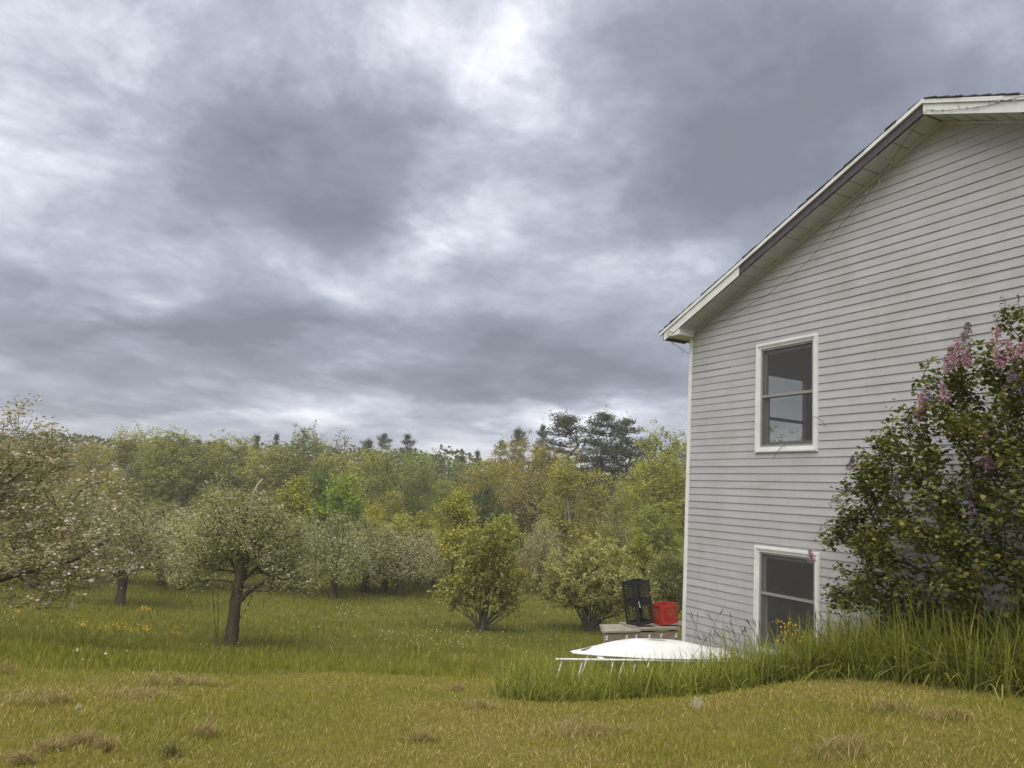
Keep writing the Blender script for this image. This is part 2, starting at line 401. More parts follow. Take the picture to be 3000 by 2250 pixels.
def siding_mat():
    m = solid('grey_vinyl_siding', (.425, .423, .432), .55, .05, 1.6, .10, 140, .35, (1, 1, 9)); t = m.node_tree
    b = [n for n in t.nodes if n.type == 'BSDF_PRINCIPLED'][0]; src = b.inputs['Base Color'].links[0].from_socket
    h = NT.__new__(NT); h.t = t; h.n = t.nodes; h.l = t.links
    rnd = h.ramp(h.add('ShaderNodeObjectInfo').outputs['Random'], [(0, (.93, .93, .93)), (1, (1.0, 1.0, 1.0))])
    p = h.add('ShaderNodeNewGeometry').outputs['Position']
    grime = h.ramp(h.m('ADD', h.noise(h.vm('MULTIPLY', p, (1, 1, .35)), 2.3, 6, .65), h.m('MULTIPLY', h.noise(p, 14, 4, .6), .18)), [(.50, (1, 1, 1)), (.80, (.86, .87, .82))])
    h.set(b.inputs['Base Color'], h.mix(1.0, h.mix(1.0, src, rnd, 'MULTIPLY'), grime, 'MULTIPLY')); return m
M_SIDING = siding_mat()
M_TRIM = solid('white_trim', (.69, .695, .68), .5, .06, 5, .05, 60)
M_CASING = solid('window_casing', (.69, .70, .685), .45, .06, 4, .04, 50)
M_SOFFIT = solid('soffit_vinyl', (.50, .53, .53), .6, .07, 3, .05, 60)
M_SHEATH = solid('wall_sheathing', (.10, .095, .09), .9, .1, 4)
M_BAREWOOD = solid('bare_weathered_board', (.105, .095, .115), .85, .22, 5, .5, 30, .2, (9, 1, 9))
M_SHINGLE = solid('asphalt_shingle', (.085, .080, .080), .95, .35, 30, .8, 120, .15)
M_SASH = solid('sash_vinyl', (.25, .25, .24), .5, .06, 6)
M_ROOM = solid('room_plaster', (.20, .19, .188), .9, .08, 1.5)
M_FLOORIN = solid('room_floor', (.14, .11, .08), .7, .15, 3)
def glass_mat(name, tint, refl_rough=.015):
    m, t = mat_base(name)
    tr = t.add('ShaderNodeBsdfTransparent', {0: (*tint, 1)}); gl = t.add('ShaderNodeBsdfGlossy', {0: (1, 1, 1, 1), 'Roughness': refl_rough})
    fr = t.add('ShaderNodeFresnel', {0: 1.5})
    co = t.add('ShaderNodeTexCoord').outputs['Object']
    t.l.new(t.add('ShaderNodeBump', {'Height': t.noise(co, 2.2, 2, .5), 'Strength': .02, 'Distance': .05}).outputs[0], gl.inputs['Normal'])
    mx = t.add('ShaderNodeMixShader', {0: t.m('MULTIPLY', fr.outputs[0], 1.1)}); t.l.new(tr.outputs[0], mx.inputs[1]); t.l.new(gl.outputs[0], mx.inputs[2])
    finish(t, mx.outputs[0]); return m
M_GLASS = glass_mat('window_glass', (.78, .80, .77))
def screen_mat():
    m, t = mat_base('insect_screen')
    tr = t.add('ShaderNodeBsdfTransparent', {0: (1, 1, 1, 1)}); df = t.add('ShaderNodeBsdfDiffuse', {0: (.11, .105, .105, 1)})
    co = t.add('ShaderNodeTexCoord').outputs['Object']
    mx = t.add('ShaderNodeMixShader', {0: t.m('ADD', .40, t.m('MULTIPLY', t.noise(co, 3, 3, .5), .12))}); t.l.new(tr.outputs[0], mx.inputs[1]); t.l.new(df.outputs[0], mx.inputs[2])
    finish(t, mx.outputs[0]); return m
M_SCREEN = screen_mat()

house = tag(empty('house', (HC[0], HC[1], ZB), HROT), 'two-storey house with grey clapboard siding and a white-trimmed gable', 'house')
WINS = [(1.44, 2.545, .78, 2.34), (1.46, 2.58, -1.90, -.475)]          # outer edge of the casing: t0, t1, z0, z1
FRW = .085                                                            # casing width
EAVE_WIN = (1.40, 2.48, .78, 2.30)                                    # window in the eave wall: distance back, height

def build_walls():
    # gable wall behind the siding, with window openings, as solid slabs
    w = MB(); th = .14; zb = ZB
    def slab(t0, t1, z0, z1): w.box(hl(t0, -.002, z0), hl(t1, -th, z1))
    o = [(a+.05, b-.05, c+.05, d-.05) for a, b, c, d in WINS]
    ts = sorted({0.01, o[0][0], o[0][1], o[1][0], o[1][1], WID-.01})
    ztop = soff(0)-.02
    slab(.01, min(o[0][0], o[1][0]), zb, ztop); slab(max(o[0][1], o[1][1]), WID-.01, zb, ztop)
    a0, a1 = min(o[0][0], o[1][0]), max(o[0][1], o[1][1])
    slab(a0, a1, zb, o[1][2]); slab(a0, a1, o[1][3], o[0][2]); slab(a0, a1, o[0][3], ztop)
    slab(a0, o[1][0], o[1][2], o[1][3]) if o[1][0] > a0 else None
    slab(o[0][1], a1, o[0][2], o[0][3]) if o[0][1] < a1 else None
    # gable triangle
    w.quad_solid([hl(.01, -.002, ztop), hl(WID-.01, -.002, ztop), hl(RT, -.002, RZ-.02)], [hl(.01, -th, ztop), hl(WID-.01, -th, ztop), hl(RT, -th, RZ-.02)])
    gw = w.build('gable_wall', M_SHEATH, house)
    # eave wall (faces the orchard), far gable, far eave wall
    e = MB(); b0, b1, z0, z1 = EAVE_WIN
    e.box(hl(0, -.16, zb), hl(.14, -b0, soff(0)-.02)); e.box(hl(0, -b1, zb), hl(.14, -LEN, soff(0)-.02))
    e.box(hl(0, -b0, zb), hl(.14, -b1, z0)); e.box(hl(0, -b0, z1), hl(.14, -b1, soff(0)-.02))
    e.build('eave_wall', M_SIDING, house)
    MB().box(hl(.0, -LEN-.01, zb), hl(WID, -LEN-.15, soff(0)-.02)).quad_solid([hl(0, -LEN-.01, soff(0)-.02), hl(WID, -LEN-.01, soff(0)-.02), hl(RT, -LEN-.01, RZ-.02)], [hl(0, -LEN-.15, soff(0)-.02), hl(WID, -LEN-.15, soff(0)-.02), hl(RT, -LEN-.15, RZ-.02)]).build('far_gable_wall', M_SIDING, house)
    MB().box(hl(WID-.14, -.16, zb), hl(WID, -LEN, soff(0)-.02)).build('far_eave_wall', M_SIDING, house)
    # rooms behind the windows
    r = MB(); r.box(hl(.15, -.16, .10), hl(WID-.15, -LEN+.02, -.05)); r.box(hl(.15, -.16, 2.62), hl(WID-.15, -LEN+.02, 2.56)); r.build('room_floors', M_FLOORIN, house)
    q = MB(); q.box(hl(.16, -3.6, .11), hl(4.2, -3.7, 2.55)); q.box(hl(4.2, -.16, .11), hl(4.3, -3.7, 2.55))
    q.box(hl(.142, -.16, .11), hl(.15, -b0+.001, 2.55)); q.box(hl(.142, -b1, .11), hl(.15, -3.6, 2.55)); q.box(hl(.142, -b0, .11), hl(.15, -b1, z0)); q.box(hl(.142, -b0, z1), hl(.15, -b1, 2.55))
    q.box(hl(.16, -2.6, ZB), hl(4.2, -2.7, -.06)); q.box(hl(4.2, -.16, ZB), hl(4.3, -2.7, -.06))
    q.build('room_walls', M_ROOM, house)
    return gw
gable_wall = build_walls()

def build_siding(gw):
    rng = random.Random(11); e = .1055; k0 = int(math.floor((-2.7-.503)/e)); k1 = int(math.ceil((RZ-.503)/e)); n = 0
    for k in range(k0, k1):
        za = .503+e*k; zb_ = za+e+.004
        def lim(z): return (.055, WID-.055) if z < soff(.055) else (RT-(RZ-z)/SLOPE+.0, RT+(RZ-z)/SLOPE)
        zt = min(zb_, RZ-.03)
        if zt-za < .02: continue
        la, lb = lim(za), lim(zt)
        # pieces: interrupted by windows and by butt joints
        cuts = [(la[0], lb[0])]; spans = []
        holes = [(a+.02, b-.02) for a, b, z0, z1 in WINS if z0+.03 < zt and z1-.03 > za]
        for a, b, z0, z1 in WINS:                       # boards trimmed to fit above and below a window
            for q0, q1 in ((z1-.03, zt), (za, z0+.03)):
                if za <= q0 < q1 <= zt+1e-6 and q1-q0 > .008 and q1-q0 < e:
                    f0, f1 = .0115-.009*(q0-za)/e, .0115-.009*(q1-za)/e
                    MB().quad_solid([hl(a+.021, 0, q0), hl(a+.021, f0, q0), hl(a+.021, f1, q1), hl(a+.021, 0, q1)], [hl(b-.021, 0, q0), hl(b-.021, f0, q0), hl(b-.021, f1, q1), hl(b-.021, 0, q1)]).build('siding_board', M_SIDING, gw); n += 1
        x0a, x0b = la[0], lb[0]
        for a, b in sorted(holes):
            spans.append((x0a, x0b, a, a)); x0a = x0b = b
        spans.append((x0a, x0b, la[1], lb[1]))
        off = rng.uniform(.2, 3.4)
        for s0a, s0b, s1a, s1b in spans:
            js = [j for j in np.arange(off, WID, 2.9) if max(s0a, s0b)+.25 < j < min(s1a, s1b)-.25]
            pa, pb = s0a, s0b
            for j in js+[None]:
                qa, qb = (s1a, s1b) if j is None else (j, j)
                lift = .0 if not js or j is None else .0
                m = MB(); bulge = .0115+rng.uniform(-.0008, .0008)+(.003 if j is not None else 0); sag = rng.uniform(-.0012, .0012)
                qq = qa+(.012 if j is not None else 0)
                qb2 = qb+(.012 if j is not None else 0)
                A = [hl(pa, .0, za), hl(pa, bulge, za+sag), hl(pa, bulge-.001, za+.012), hl(pb, .0025, zt), hl(pb, .0, zt)]
                B = [hl(qq, .0, za), hl(qq, bulge, za-sag), hl(qq, bulge-.001, za+.012), hl(qb2, .0025, zt), hl(qb2, .0, zt)]
                m.quad_solid(A, B); m.build('siding_board', M_SIDING, gw); n += 1
                pa = pb = j
    print('siding boards', n)
build_siding(gable_wall)

def build_trim():
    MB().quad_solid([hl(-.022, .028, ZB), hl(.05, .028, ZB), hl(.05, .028, 2.70), hl(-.022, .028, 2.70)], [hl(-.022, -.05, ZB), hl(.05, -.001, ZB), hl(.05, -.001, 2.70), hl(-.022, -.05, 2.70)]).build('corner_board', M_TRIM, house, bevel=.004)
    for sgn in (-1, 1):
        T = lambda u: RT+sgn*u                                # u = distance from the ridge
        U = RT+EV if sgn < 0 else WID-RT+EV
        S = lambda u, dz=0: RZ-SLOPE*u+dz
        # rake trim on the wall under the soffit
        MB().quad_solid([hl(T(.0), .030, S(0)-.004), hl(T(U-EV), .030, S(U-EV)-.004), hl(T(U-EV), .030, S(U-EV)-.034), hl(T(0), .030, S(0)-.034)],
                        [hl(T(.0), .003, S(0)-.004), hl(T(U-EV), .003, S(U-EV)-.004), hl(T(U-EV), .003, S(U-EV)-.034), hl(T(0), .003, S(0)-.034)]).build('soffit_molding', M_SOFFIT, house)
        # soffit panels, each its own piece
        so = empty('soffit'); so.parent = house; rng = random.Random(5+sgn)
        u = .01; pw = .205
        while u < U-EV-.06:
            v = min(u+pw-.013, U-EV-.02); d = rng.uniform(-.004, .004); jag = rng.uniform(0, .012) if sgn < 0 and u < RT-1.42 else 0
            f = OV-.005+jag
            MB().quad_solid([hl(T(u), f, S(u)+d), hl(T(v), f, S(v)+d-.004), hl(T(v), .002, S(v)+d-.004), hl(T(u), .002, S(u)+d)],
                            [hl(T(u), f, S(u)+d+.006), hl(T(v), f, S(v)+d+.002), hl(T(v), .002, S(v)+d+.002), hl(T(u), .002, S(u)+d+.006)]).build('soffit_panel', M_SOFFIT, so)
            u += pw
        MB().quad_solid([hl(T(0), OV-.01, S(0)+.016), hl(T(U), OV-.01, S(U)+.016), hl(T(U), -.1, S(U)+.016), hl(T(0), -.1, S(0)+.016)],
                        [hl(T(0), OV-.01, S(0)+.03), hl(T(U), OV-.01, S(U)+.03), hl(T(U), -.1, S(U)+.03), hl(T(0), -.1, S(0)+.03)]).build('soffit_backing', M_SHEATH, so)
        # rake fascia: sub-board everywhere, white cladding where it is still there
        def strip(u0, u1, f0, f1, d0, d1, mat, name, cut=0):
            MB().quad_solid([hl(T(u0), f1, S(u0)+d0), hl(T(u1), f1, S(u1)+d0), hl(T(u1)+cut, f1, S(u1)+d1), hl(T(u0), f1, S(u0)+d1)],
                            [hl(T(u0), f0, S(u0)+d0), hl(T(u1), f0, S(u1)+d0), hl(T(u1)+cut, f0, S(u1)+d1), hl(T(u0), f0, S(u0)+d1)]).build(name, mat, house)
        strip(0, U, OV+.004, OV+.026, .006, .14, M_BAREWOOD, 'sub_fascia')
        if sgn < 0: strip(RT-1.42, U-.03, OV+.027, OV+.036, -.012, .115, M_TRIM, 'rake_fascia')
        else: strip(0.0, U, OV+.027, OV+.036, -.012, .115, M_TRIM, 'rake_fascia')
        strip(0, U+.06, OV+.027, OV+.056, .117, .165, M_TRIM, 'drip_edge')
        # roof deck and shingle courses
        rf = MB()
        rf.quad_solid([hl(T(0), OV+.03, S(0)+.168), hl(T(U+.05), OV+.03, S(U+.05)+.168), hl(T(U+.05), -LEN-.3, S(U+.05)+.168), hl(T(0), -LEN-.3, S(0)+.168)],
                      [hl(T(0), OV+.03, S(0)+.14), hl(T(U+.05), OV+.03, S(U+.05)+.14), hl(T(U+.05), -LEN-.3, S(U+.05)+.14), hl(T(0), -LEN-.3, S(0)+.14)])
        roof = rf.build('roof', M_SHINGLE, house)
        u = U+.085; c = 0
        while u > .10:
            v = u-.15; ex = .058+rng.uniform(-.012, .014); lf = rng.uniform(0, .010)
            h0, h1 = .176+lf, .172
            MB().quad_solid([hl(T(u), OV+ex, S(u)+h0+.012), hl(T(v), OV+ex, S(v)+h1+.008), hl(T(v), -LEN-.32, S(v)+h1+.008), hl(T(u), -LEN-.32, S(u)+h0+.012)],
                            [hl(T(u), OV+ex, S(u)+h0-.003), hl(T(v), OV+ex, S(v)+h1-.002), hl(T(v), -LEN-.32, S(v)+h1-.002), hl(T(u), -LEN-.32, S(u)+h0-.003)]).build('shingle', M_SHINGLE, roof)
            u -= .145; c += 1
        # tattered shingle ends along the rake
        for k in range(26):
            uu = rng.uniform(.15, U-.1); l = rng.uniform(.05, .22)
            MB().quad_solid([hl(T(uu), OV+.02, S(uu)+.190), hl(T(uu)+sgn*l, OV+.02, S(uu+l)+.190), hl(T(uu)+sgn*l*.8, OV-.06, S(uu+l*.8)+.205)],
                            [hl(T(uu), OV+.02, S(uu)+.178), hl(T(uu)+sgn*l, OV+.02, S(uu+l)+.178), hl(T(uu)+sgn*l*.8, OV-.06, S(uu+l*.8)+.178)]).build('shingle_tab', M_SHINGLE, roof)
    # eave return box at the low corner
    zb2 = 2.660
    MB().quad_solid([hl(-EV+.01, OV+.026, zb2), hl(.105, OV+.026, zb2), hl(.105, OV+.026, soff(.105)+.01), hl(-EV+.01, OV+.026, soff(-EV)+.05)],
                    [hl(-EV+.01, -.10, zb2), hl(.105, .031, zb2), hl(.105, .031, soff(.105)+.01), hl(-EV+.01, -.10, soff(-EV)+.05)]).build('eave_return', M_TRIM, house, bevel=.003)
    MB().box(hl(-EV, .02, zb2+.004), hl(-.025, -LEN, zb2+.02)).build('eave_soffit', M_SOFFIT, house)
    MB().box(hl(-EV-.012, .02, zb2-.01), hl(-EV+.008, -LEN-.3, zb2+.15)).build('eave_fascia', M_TRIM, house)
build_trim()

def sheet(a, b):
    m = MB(); (x0, y0, z0), (x1, y1, z1) = a, b
    m.v = [(x0, y0, z0), (x1, y1, z0), (x1, y1, z1), (x0, y0, z1)]; m.f = [(0, 1, 2, 3)]; return m
def build_window(win, lower=False):
    t0, t1, z0, z1 = win
    w = empty('window'); w.parent = house
    def ring(name, mat, a, o0, o1, wd, parent=w, bevel=.003):
        x0, x1, y0, y1 = t0+a, t1-a, z0+a, z1-a
        m = MB()
        F = lambda p, o: [hl(x, o, z) for x, z in p]
        for p in ([(x0, y0), (x1, y0), (x1-wd, y0+wd), (x0+wd, y0+wd)], [(x1, y0), (x1, y1), (x1-wd, y1-wd), (x1-wd, y0+wd)],
                  [(x1, y1), (x0, y1), (x0+wd, y1-wd), (x1-wd, y1-wd)], [(x0, y1), (x0, y0), (x0+wd, y0+wd), (x0+wd, y1-wd)]):
            m.quad_solid(F(p, o1), F(p, o0))
        return m.build(name, mat, parent, bevel=0)
    ring('casing', M_CASING, .006, -.01, .030, .056)
    ring('casing_bead', M_CASING, .018, .031, .042, .026)
    ring('frame', M_CASING, .0635, -.10, .020, .022)
    ring('screen_frame', M_SASH, .086, -.02, .006, .026)
    ring('jamb', M_SASH, .0865, -.10, -.022, .040)
    a = .112
    sheet(hl(t0+a, -.005, z0+a), hl(t1-a, -.005, z1-a)).build('insect_screen', M_SCREEN, w)
    zr = (1.578 if not lower else -1.103); g = .127
    up = empty('sash'); up.parent = w; lo = empty('sash'); lo.parent = w
    def sash(par, y0, y1, dep):
        x0, x1 = t0+g, t1-g; s = .034; f, b = -dep, -dep-.028
        MB().box(hl(x0, f, y0), hl(x0+s, b, y1)).build('stile', M_SASH, par); MB().box(hl(x1-s, f, y0), hl(x1, b, y1)).build('stile', M_SASH, par)
        MB().box(hl(x0+s, f, y0), hl(x1-s, b, y0+s)).build('rail', M_SASH, par); MB().box(hl(x0+s, f, y1-s), hl(x1-s, b, y1)).build('rail', M_SASH, par)
        sheet(hl(x0+s, f-.012, y0+s), hl(x1-s, f-.012, y1-s)).build('pane', M_GLASS, par)
    sash(up, zr-.017, z1-g, .034); sash(lo, z0+g, zr+.017, .066)
    # meeting rail seen through the screen from outside
    MB().box(hl(t0+a, .004, zr-.018), hl(t1-a, -.0035, zr+.018)).build('screen_bar', M_SASH, w)
    return w
w_up = build_window(WINS[0]); w_lo = build_window(WINS[1], True)
tag(w_lo, 'lower window half hidden by grass'); tag(w_up, 'upper window with a second window seen through it')
def build_eave_window():
    b0, b1, z0, z1 = EAVE_WIN; w = empty('window'); w.parent = house
    f = MB(); s = .05
    for (p, q, c, d) in ((b0, b0+s, z0, z1), (b1-s, b1, z0, z1), (b0+s, b1-s, z0, z0+s), (b0+s, b1-s, z1-s, z1), (b0+s, b1-s, 1.50, 1.545)):
        f.box(hl(.03, -p, c), hl(.11, -q, d))
    f.build('frame', M_SASH, w)
    sheet(hl(.064, -b0-s, z0+s), hl(.064, -b1+s, 1.50)).build('pane', M_GLASS, w); sheet(hl(.064, -b0-s, 1.545), hl(.064, -b1+s, z1-s)).build('pane', M_GLASS, w)
    # rear window of the room, seen past the first through the glass: a small lantern on the sill
build_eave_window()

# lantern-like jar standing on the inner sill of the far window
M_DARK = solid('dark_metal', (.05, .05, .055), .5, .1, 8)
def build_lantern():
    p = hw(.24, -1.98, .80)
    r = empty('window_lantern', (p[0], p[1], .78), HROT); tag(r, 'small dark lantern on the sill seen through the upper window', 'lantern')
    MB().tube([(0, 0, 0), (0, 0, .02), (0, 0, .05), (0, 0, .22), (0, 0, .25)], [.06, .065, .045, .045, .055], 10).build('body', M_DARK, r)
    MB().tube([(0, 0, .25), (0, 0, .27), (0, 0, .36)], [.075, .08, .04], 10).build('cap', M_DARK, r)
    MB().box(hl(0.152, -1.70, .70-0), hl(.36, -2.35, .78)).build('sill_shelf', M_SASH, house)
build_lantern()

# loose wires at the upper window and the string of lights along the rake
M_WIRE = solid('dark_wire', (.045, .045, .035), .6, .1, 10); M_BULB = solid('clear_bulb', (.42, .43, .40), .25, .1, 10, spec=.7); M_GREENW = solid('green_light_wire', (.05, .06, .045), .6, .15, 10)
def spline(pts, n=8):
    pts = [np.array(p, float) for p in pts]; out = []
    P = [2*pts[0]-pts[1]]+pts+[2*pts[-1]-pts[-2]]
    for i in range(1, len(P)-2):
        for k in range(n):
            t = k/n; a, b, c, d = P[i-1:i+3]
            out.append(.5*((2*b)+(-a+c)*t+(2*a-5*b+4*c-d)*t*t+(-a+3*b-3*c+d)*t**3))
    out.append(pts[-1]); return out
for pts, lab in (([hw(2.44, .04, 1.06), hw(2.47, .07, 1.18), hw(2.56, .10, 1.22), hw(2.66, .10, 1.17), hw(2.72, .08, 1.09)], 'thin dark wire arching off the upper window frame'),
                 ([hw(2.02, .045, .86), hw(1.95, .05, .85), hw(1.87, .06, .76), hw(1.82, .05, .70)], 'thin dark wire hanging below the upper window sill')):
    b = pts[0]; me = MB().tube([tuple(p-b) for p in spline(pts)], .0035, 5).mesh('loose_wire', M_WIRE, True)
    tag(link('loose_wire', me, None, tuple(b)), lab, 'wire')
def light_string(path, every, label, hang=1.0, seed=1):
    rng = random.Random(seed); path = [np.array(p, float) for p in path]; b = path[0].copy()
    r = tag(empty('light_string', tuple(b)), label, 'string lights', 'light strings under the gable')
    MB().tube([tuple(p-b) for p in path], .0032, 5).build('wire', M_GREENW, r, True)
    bm = MB().tube([(0, 0, 0), (0, 0, .022)], .0045, 6).tube([(0, 0, .022), (0, 0, .05), (0, 0, .06)], [.0042, .0045, .001], 6).mesh('bulb', M_BULB, True)
    acc = 0
    for p, q in zip(path[:-1], path[1:]):
        acc += np.linalg.norm(q-p)
        if acc > every:
            acc = rng.uniform(-.03, .03)
            link('bulb', bm, r, tuple(q-b), (rng.uniform(-1.2, 1.2)+(math.pi if rng.random() < .45 else 0), rng.uniform(-1.2, 1.2), 0))
S1 = spline([hw(*p) for p in ((.277, .045, 2.765), (.631, .05, 2.797), (1.01, .06, 2.859), (1.361, .07, 2.944), (1.669, .08, 3.0), (2.015, .08, 3.146), (2.383, .08, 3.299), (2.73, .08, 3.533), (3.246, .09, 3.851), (3.472, .12, 4.003), (3.682, .17, 4.138), (3.981, .24, 4.342), (4.24, .312, 4.485))], 10)
light_string(S1, .11, 'thin string of small bulbs looping across the siding from the eave to the peak')
S2 = spline([hw(*p) for p in ((4.318, .368, 4.499), (4.364, .368, 4.53), (4.481, .368, 4.466), (4.659, .368, 4.399), (4.886, .368, 4.321), (5.101, .368, 4.268), (5.25, .385, 4.24), (5.382, .39, 4.213), (5.6, .39, 4.13), (6.1, .368, 3.86))], 10)
light_string(S2, .07, 'string of small bulbs sagging along the white rake board past the peak', seed=4)
S3 = spline([hw(-.02, .36, 2.715), hw(-.13, .364, 2.735), hw(-.135, .366, 2.655), hw(-.15, .30, 2.60), hw(-.17, .10, 2.52), hw(-.10, .0, 2.44), hw(-.03, -.06, 2.40)], 8)
light_string(S3, .06, 'short loose end of lights dangling from the eave corner', seed=8)

# ------------------------------------------------------------------ deck, crates, boat
M_DECK = solid('weathered_deck_wood', (.27, .225, .185), .85, .22, 4, .45, 26, .2, (1, 9, 9))
M_DECKTOP = solid('grey_deck_board', (.30, .275, .225), .85, .2, 4, .4, 26, .2, (9, 1, 9))
M_POST = solid('old_post_wood', (.24, .22, .12), .85, .2, 4, .4, 26, .2)
M_BRACKET = solid('pale_bracket', (.62, .59, .52), .5, .1, 20)
# deck frame: x runs along the eave wall direction, y away from the camera side
DKROT = math.atan2(math.sin(TH), math.cos(TH))
deck = tag(empty('deck', (*(hw(0, 0, 0)[:2]), -2.62), DKROT), 'low weathered wooden deck with open framing beside the house corner', 'deck')
def dk(s, m, z): return (s, m, z+2.62)            # s along the eave wall from the corner, m out from the wall, z world height
MB().box(dk(-1.40, .05, -2.045), dk(-.80, .09, -1.895)).build('rim_joist', M_DECK, deck, bevel=.003)
MB().box(dk(-.798, .052, -2.06), dk(-.04, .09, -1.90)).build('rim_joist', M_DECK, deck, bevel=.003)
MB().box(dk(-1.42, .03, -1.893), dk(-.785, .13, -1.862)).build('cap_board', M_DECKTOP, deck, bevel=.003)
for i in range(3):
    y0 = .135+i*.145; MB().box(dk(-1.42+y0*.6, y0, -1.888+.002*(i % 2)), dk(-.80, y0+.138, -1.862)).build('deck_board', M_DECKTOP, deck)
for i in range(4):
    y0 = .035+i*.145; x0 = -.78+.01*(i % 3); MB().box(dk(x0, y0, -1.872+.003*(i % 2)), dk(-.04 if y0 < .1 else .6, y0+.137, -1.842)).build('deck_board', M_DECKTOP, deck)
for s in (-1.38, -1.03, -.86, -.62, -.40, -.12):
    MB().box(dk(s-.012, .030, -1.99), dk(s+.012, .049, -1.94)).quad_solid([dk(s-.006, .034, -1.94), dk(s+.02, .034, -1.925), dk(s+.014, .034, -1.96)], [dk(s-.006, .05, -1.94), dk(s+.02, .05, -1.925), dk(s+.014, .05, -1.96)]).build('bracket', M_BRACKET, deck)
for s, m in ((-1.30, .14), (-.50, .14), (-.10, .14), (-.9, .44), (-.4, .48)):
    MB().box(dk(s-.045, m-.045, -2.9), dk(s+.045, m+.045, -1.90)).build('post', M_POST, deck)

M_BLACKP = solid('black_plastic', (.022, .022, .024), .45, .15, 12, .1, 60); M_REDP = solid('red_plastic', (.40, .034, .024), .45, .12, 8, .1, 60)
M_STRAP = solid('white_zip_tie', (.75, .75, .72), .4, .05, 8); M_STICK = solid('red_sticker', (.45, .05, .04), .5, .1, 20)
def crate(name, mat, W, H, pattern, label, group=None):
    r = tag(empty(name), label, 'crate', group)
    th = .008; h = W/2
    def wallpanel(rot):
        m = MB(); x0, x1 = -h, h
        m.box((x0, -h, 0), (x1, -h+th, .04)); m.box((x0, -h-.004, H-.045), (x1, -h+th, H))
        m.box((x0, -h-.003, .0401), (x0+.034, -h+th, H-.0451)); m.box((x1-.034, -h-.003, .0401), (x1, -h+th, H-.0451))
        ix0, ix1, iz0, iz1 = x0+.034, x1-.034, .04, H-.045; y0, y1 = -h+.001, -h+th-.002; wd = .006
        def seg(p, q):
            d = Vector((q[0]-p[0], 0, q[1]-p[1])); d.normalize(); nx = Vector((-d.z, 0, d.x))*wd*.5
            a, b = Vector((p[0], y0, p[1])), Vector((q[0], y0, q[1])); e = Vector((0, y1-y0, 0))
            m.quad_solid([a-nx, b-nx, b+nx, a+nx], [a-nx+e, b-nx+e, b+nx+e, a+nx+e])
        if pattern == 'diamond':
            stp = .042; w, hh = ix1-ix0, iz1-iz0; k = -hh
            while k < w:
                for sg in (0, 1):
                    pts = []
                    a = max(k, 0); b = min(k+hh, w)
                    if b-a > .01:
                        p, q = (ix0+a, iz0+(a-k)), (ix0+b, iz0+(b-k))
                        if sg: p, q = (ix1-a, p[1]), (ix1-b, q[1])
                        seg(p, q)
                k += stp
        else:
            n = 6
            for i in range(1, n):
                x = ix0+(ix1-ix0)*i/n; seg((x, iz0), (x, iz1))
            for i in range(1, 4):
                z = iz0+(iz1-iz0)*i/4
                for j in range(n): seg((ix0+(ix1-ix0)*j/n, z+(.012 if j % 2 else 0)), (ix0+(ix1-ix0)*(j+1)/n, z+(.0 if j % 2 else .012)))
        m.tube([(ix0+.045*math.cos(a)*.6+.02, -h+.003, (iz0+iz1)/2+.045*math.sin(a)) for a in np.linspace(0, 6.2832, 17)], .004, 4, False)
        m.build('side_panel', mat, r, rot=(0, 0, rot))
    for i in range(4): wallpanel(i*math.pi/2)
    f = MB(); f.box((-h+th, -h+th, .0), (h-th, -h+.03, .012)); f.box((-h+th, h-.03, 0), (h-th, h-th, .012))
    for i in range(7):
        a = -h+.04+i*(W-.08)/6
        f.box((a-.006, -h+.0301, .002), (a+.006, h-.0301, .010)); f.box((-h+th, a-.006, .011), (h-th, a+.006, .016))
    f.build('base', mat, r)
    for sx in (-1, 1):
        for sy in (-1, 1): MB().box((sx*h-.012*sx-.009, sy*h-.012*sy-.009, .001), (sx*h-.012*sx+.009, sy*h-.012*sy+.009, H-.001)).build('corner_post', mat, r)
    MB().box((-h-.006, -h-.006, H-.014), (h+.006, -h-.0005, H)).box((-h-.006, h+.0005, H-.014), (h+.006, h+.006, H)).box((-h-.006, -h, H-.014), (-h-.0005, h, H)).box((h+.0005, -h, H-.014), (h+.006, h, H)).build('rim', mat, r)
    return r
zd = -1.842
def place(o, s, m, z, rz, tilt, th2=0):
    base = Matrix.Translation(Vector(hw(0, 0, 0)+HN*(-s)-HD*m)+Vector((0, 0, z)))
    o.matrix_world = base @ Matrix.Rotation(tilt, 4, Vector((FW[0], FW[1], 0))) @ Matrix.Rotation(th2, 4, 'X') @ Matrix.Rotation(rz, 4, 'Z')
TL = -math.radians(9.0)
c1 = crate('milk_crate', M_BLACKP, .30, .315, 'slot', 'black plastic milk crate with slotted sides, under another black crate'); place(c1, -.60, .30, zd+.032, math.radians(28), TL)
c2 = crate('milk_crate', M_BLACKP, .30, .315, 'diamond', 'black plastic milk crate with diamond lattice, on top of a black crate'); c2.matrix_world = c1.matrix_world @ Matrix.Translation((0, 0, .320)); 
c3 = crate('milk_crate', M_REDP, .30, .29, 'diamond', 'red plastic milk crate beside the house corner'); place(c3, -.135, .30, zd+.030, math.radians(24), TL)
MB().bar((-.10, -.158, .03), (-.085, -.158, -.055), .008, .003, (0, 1, 0)).box((-.093, -.162, -.062), (-.078, -.155, -.05)).build('zip_tie', M_STRAP, c2)
MB().tube([(.152, -.06, .10), (.155, -.06, .10)], .018, 10).build('sticker', M_STICK, c2) if False else MB().box((.118, -.1575, .085), (.14, -.1565, .14)).build('sticker', M_STICK, c2)
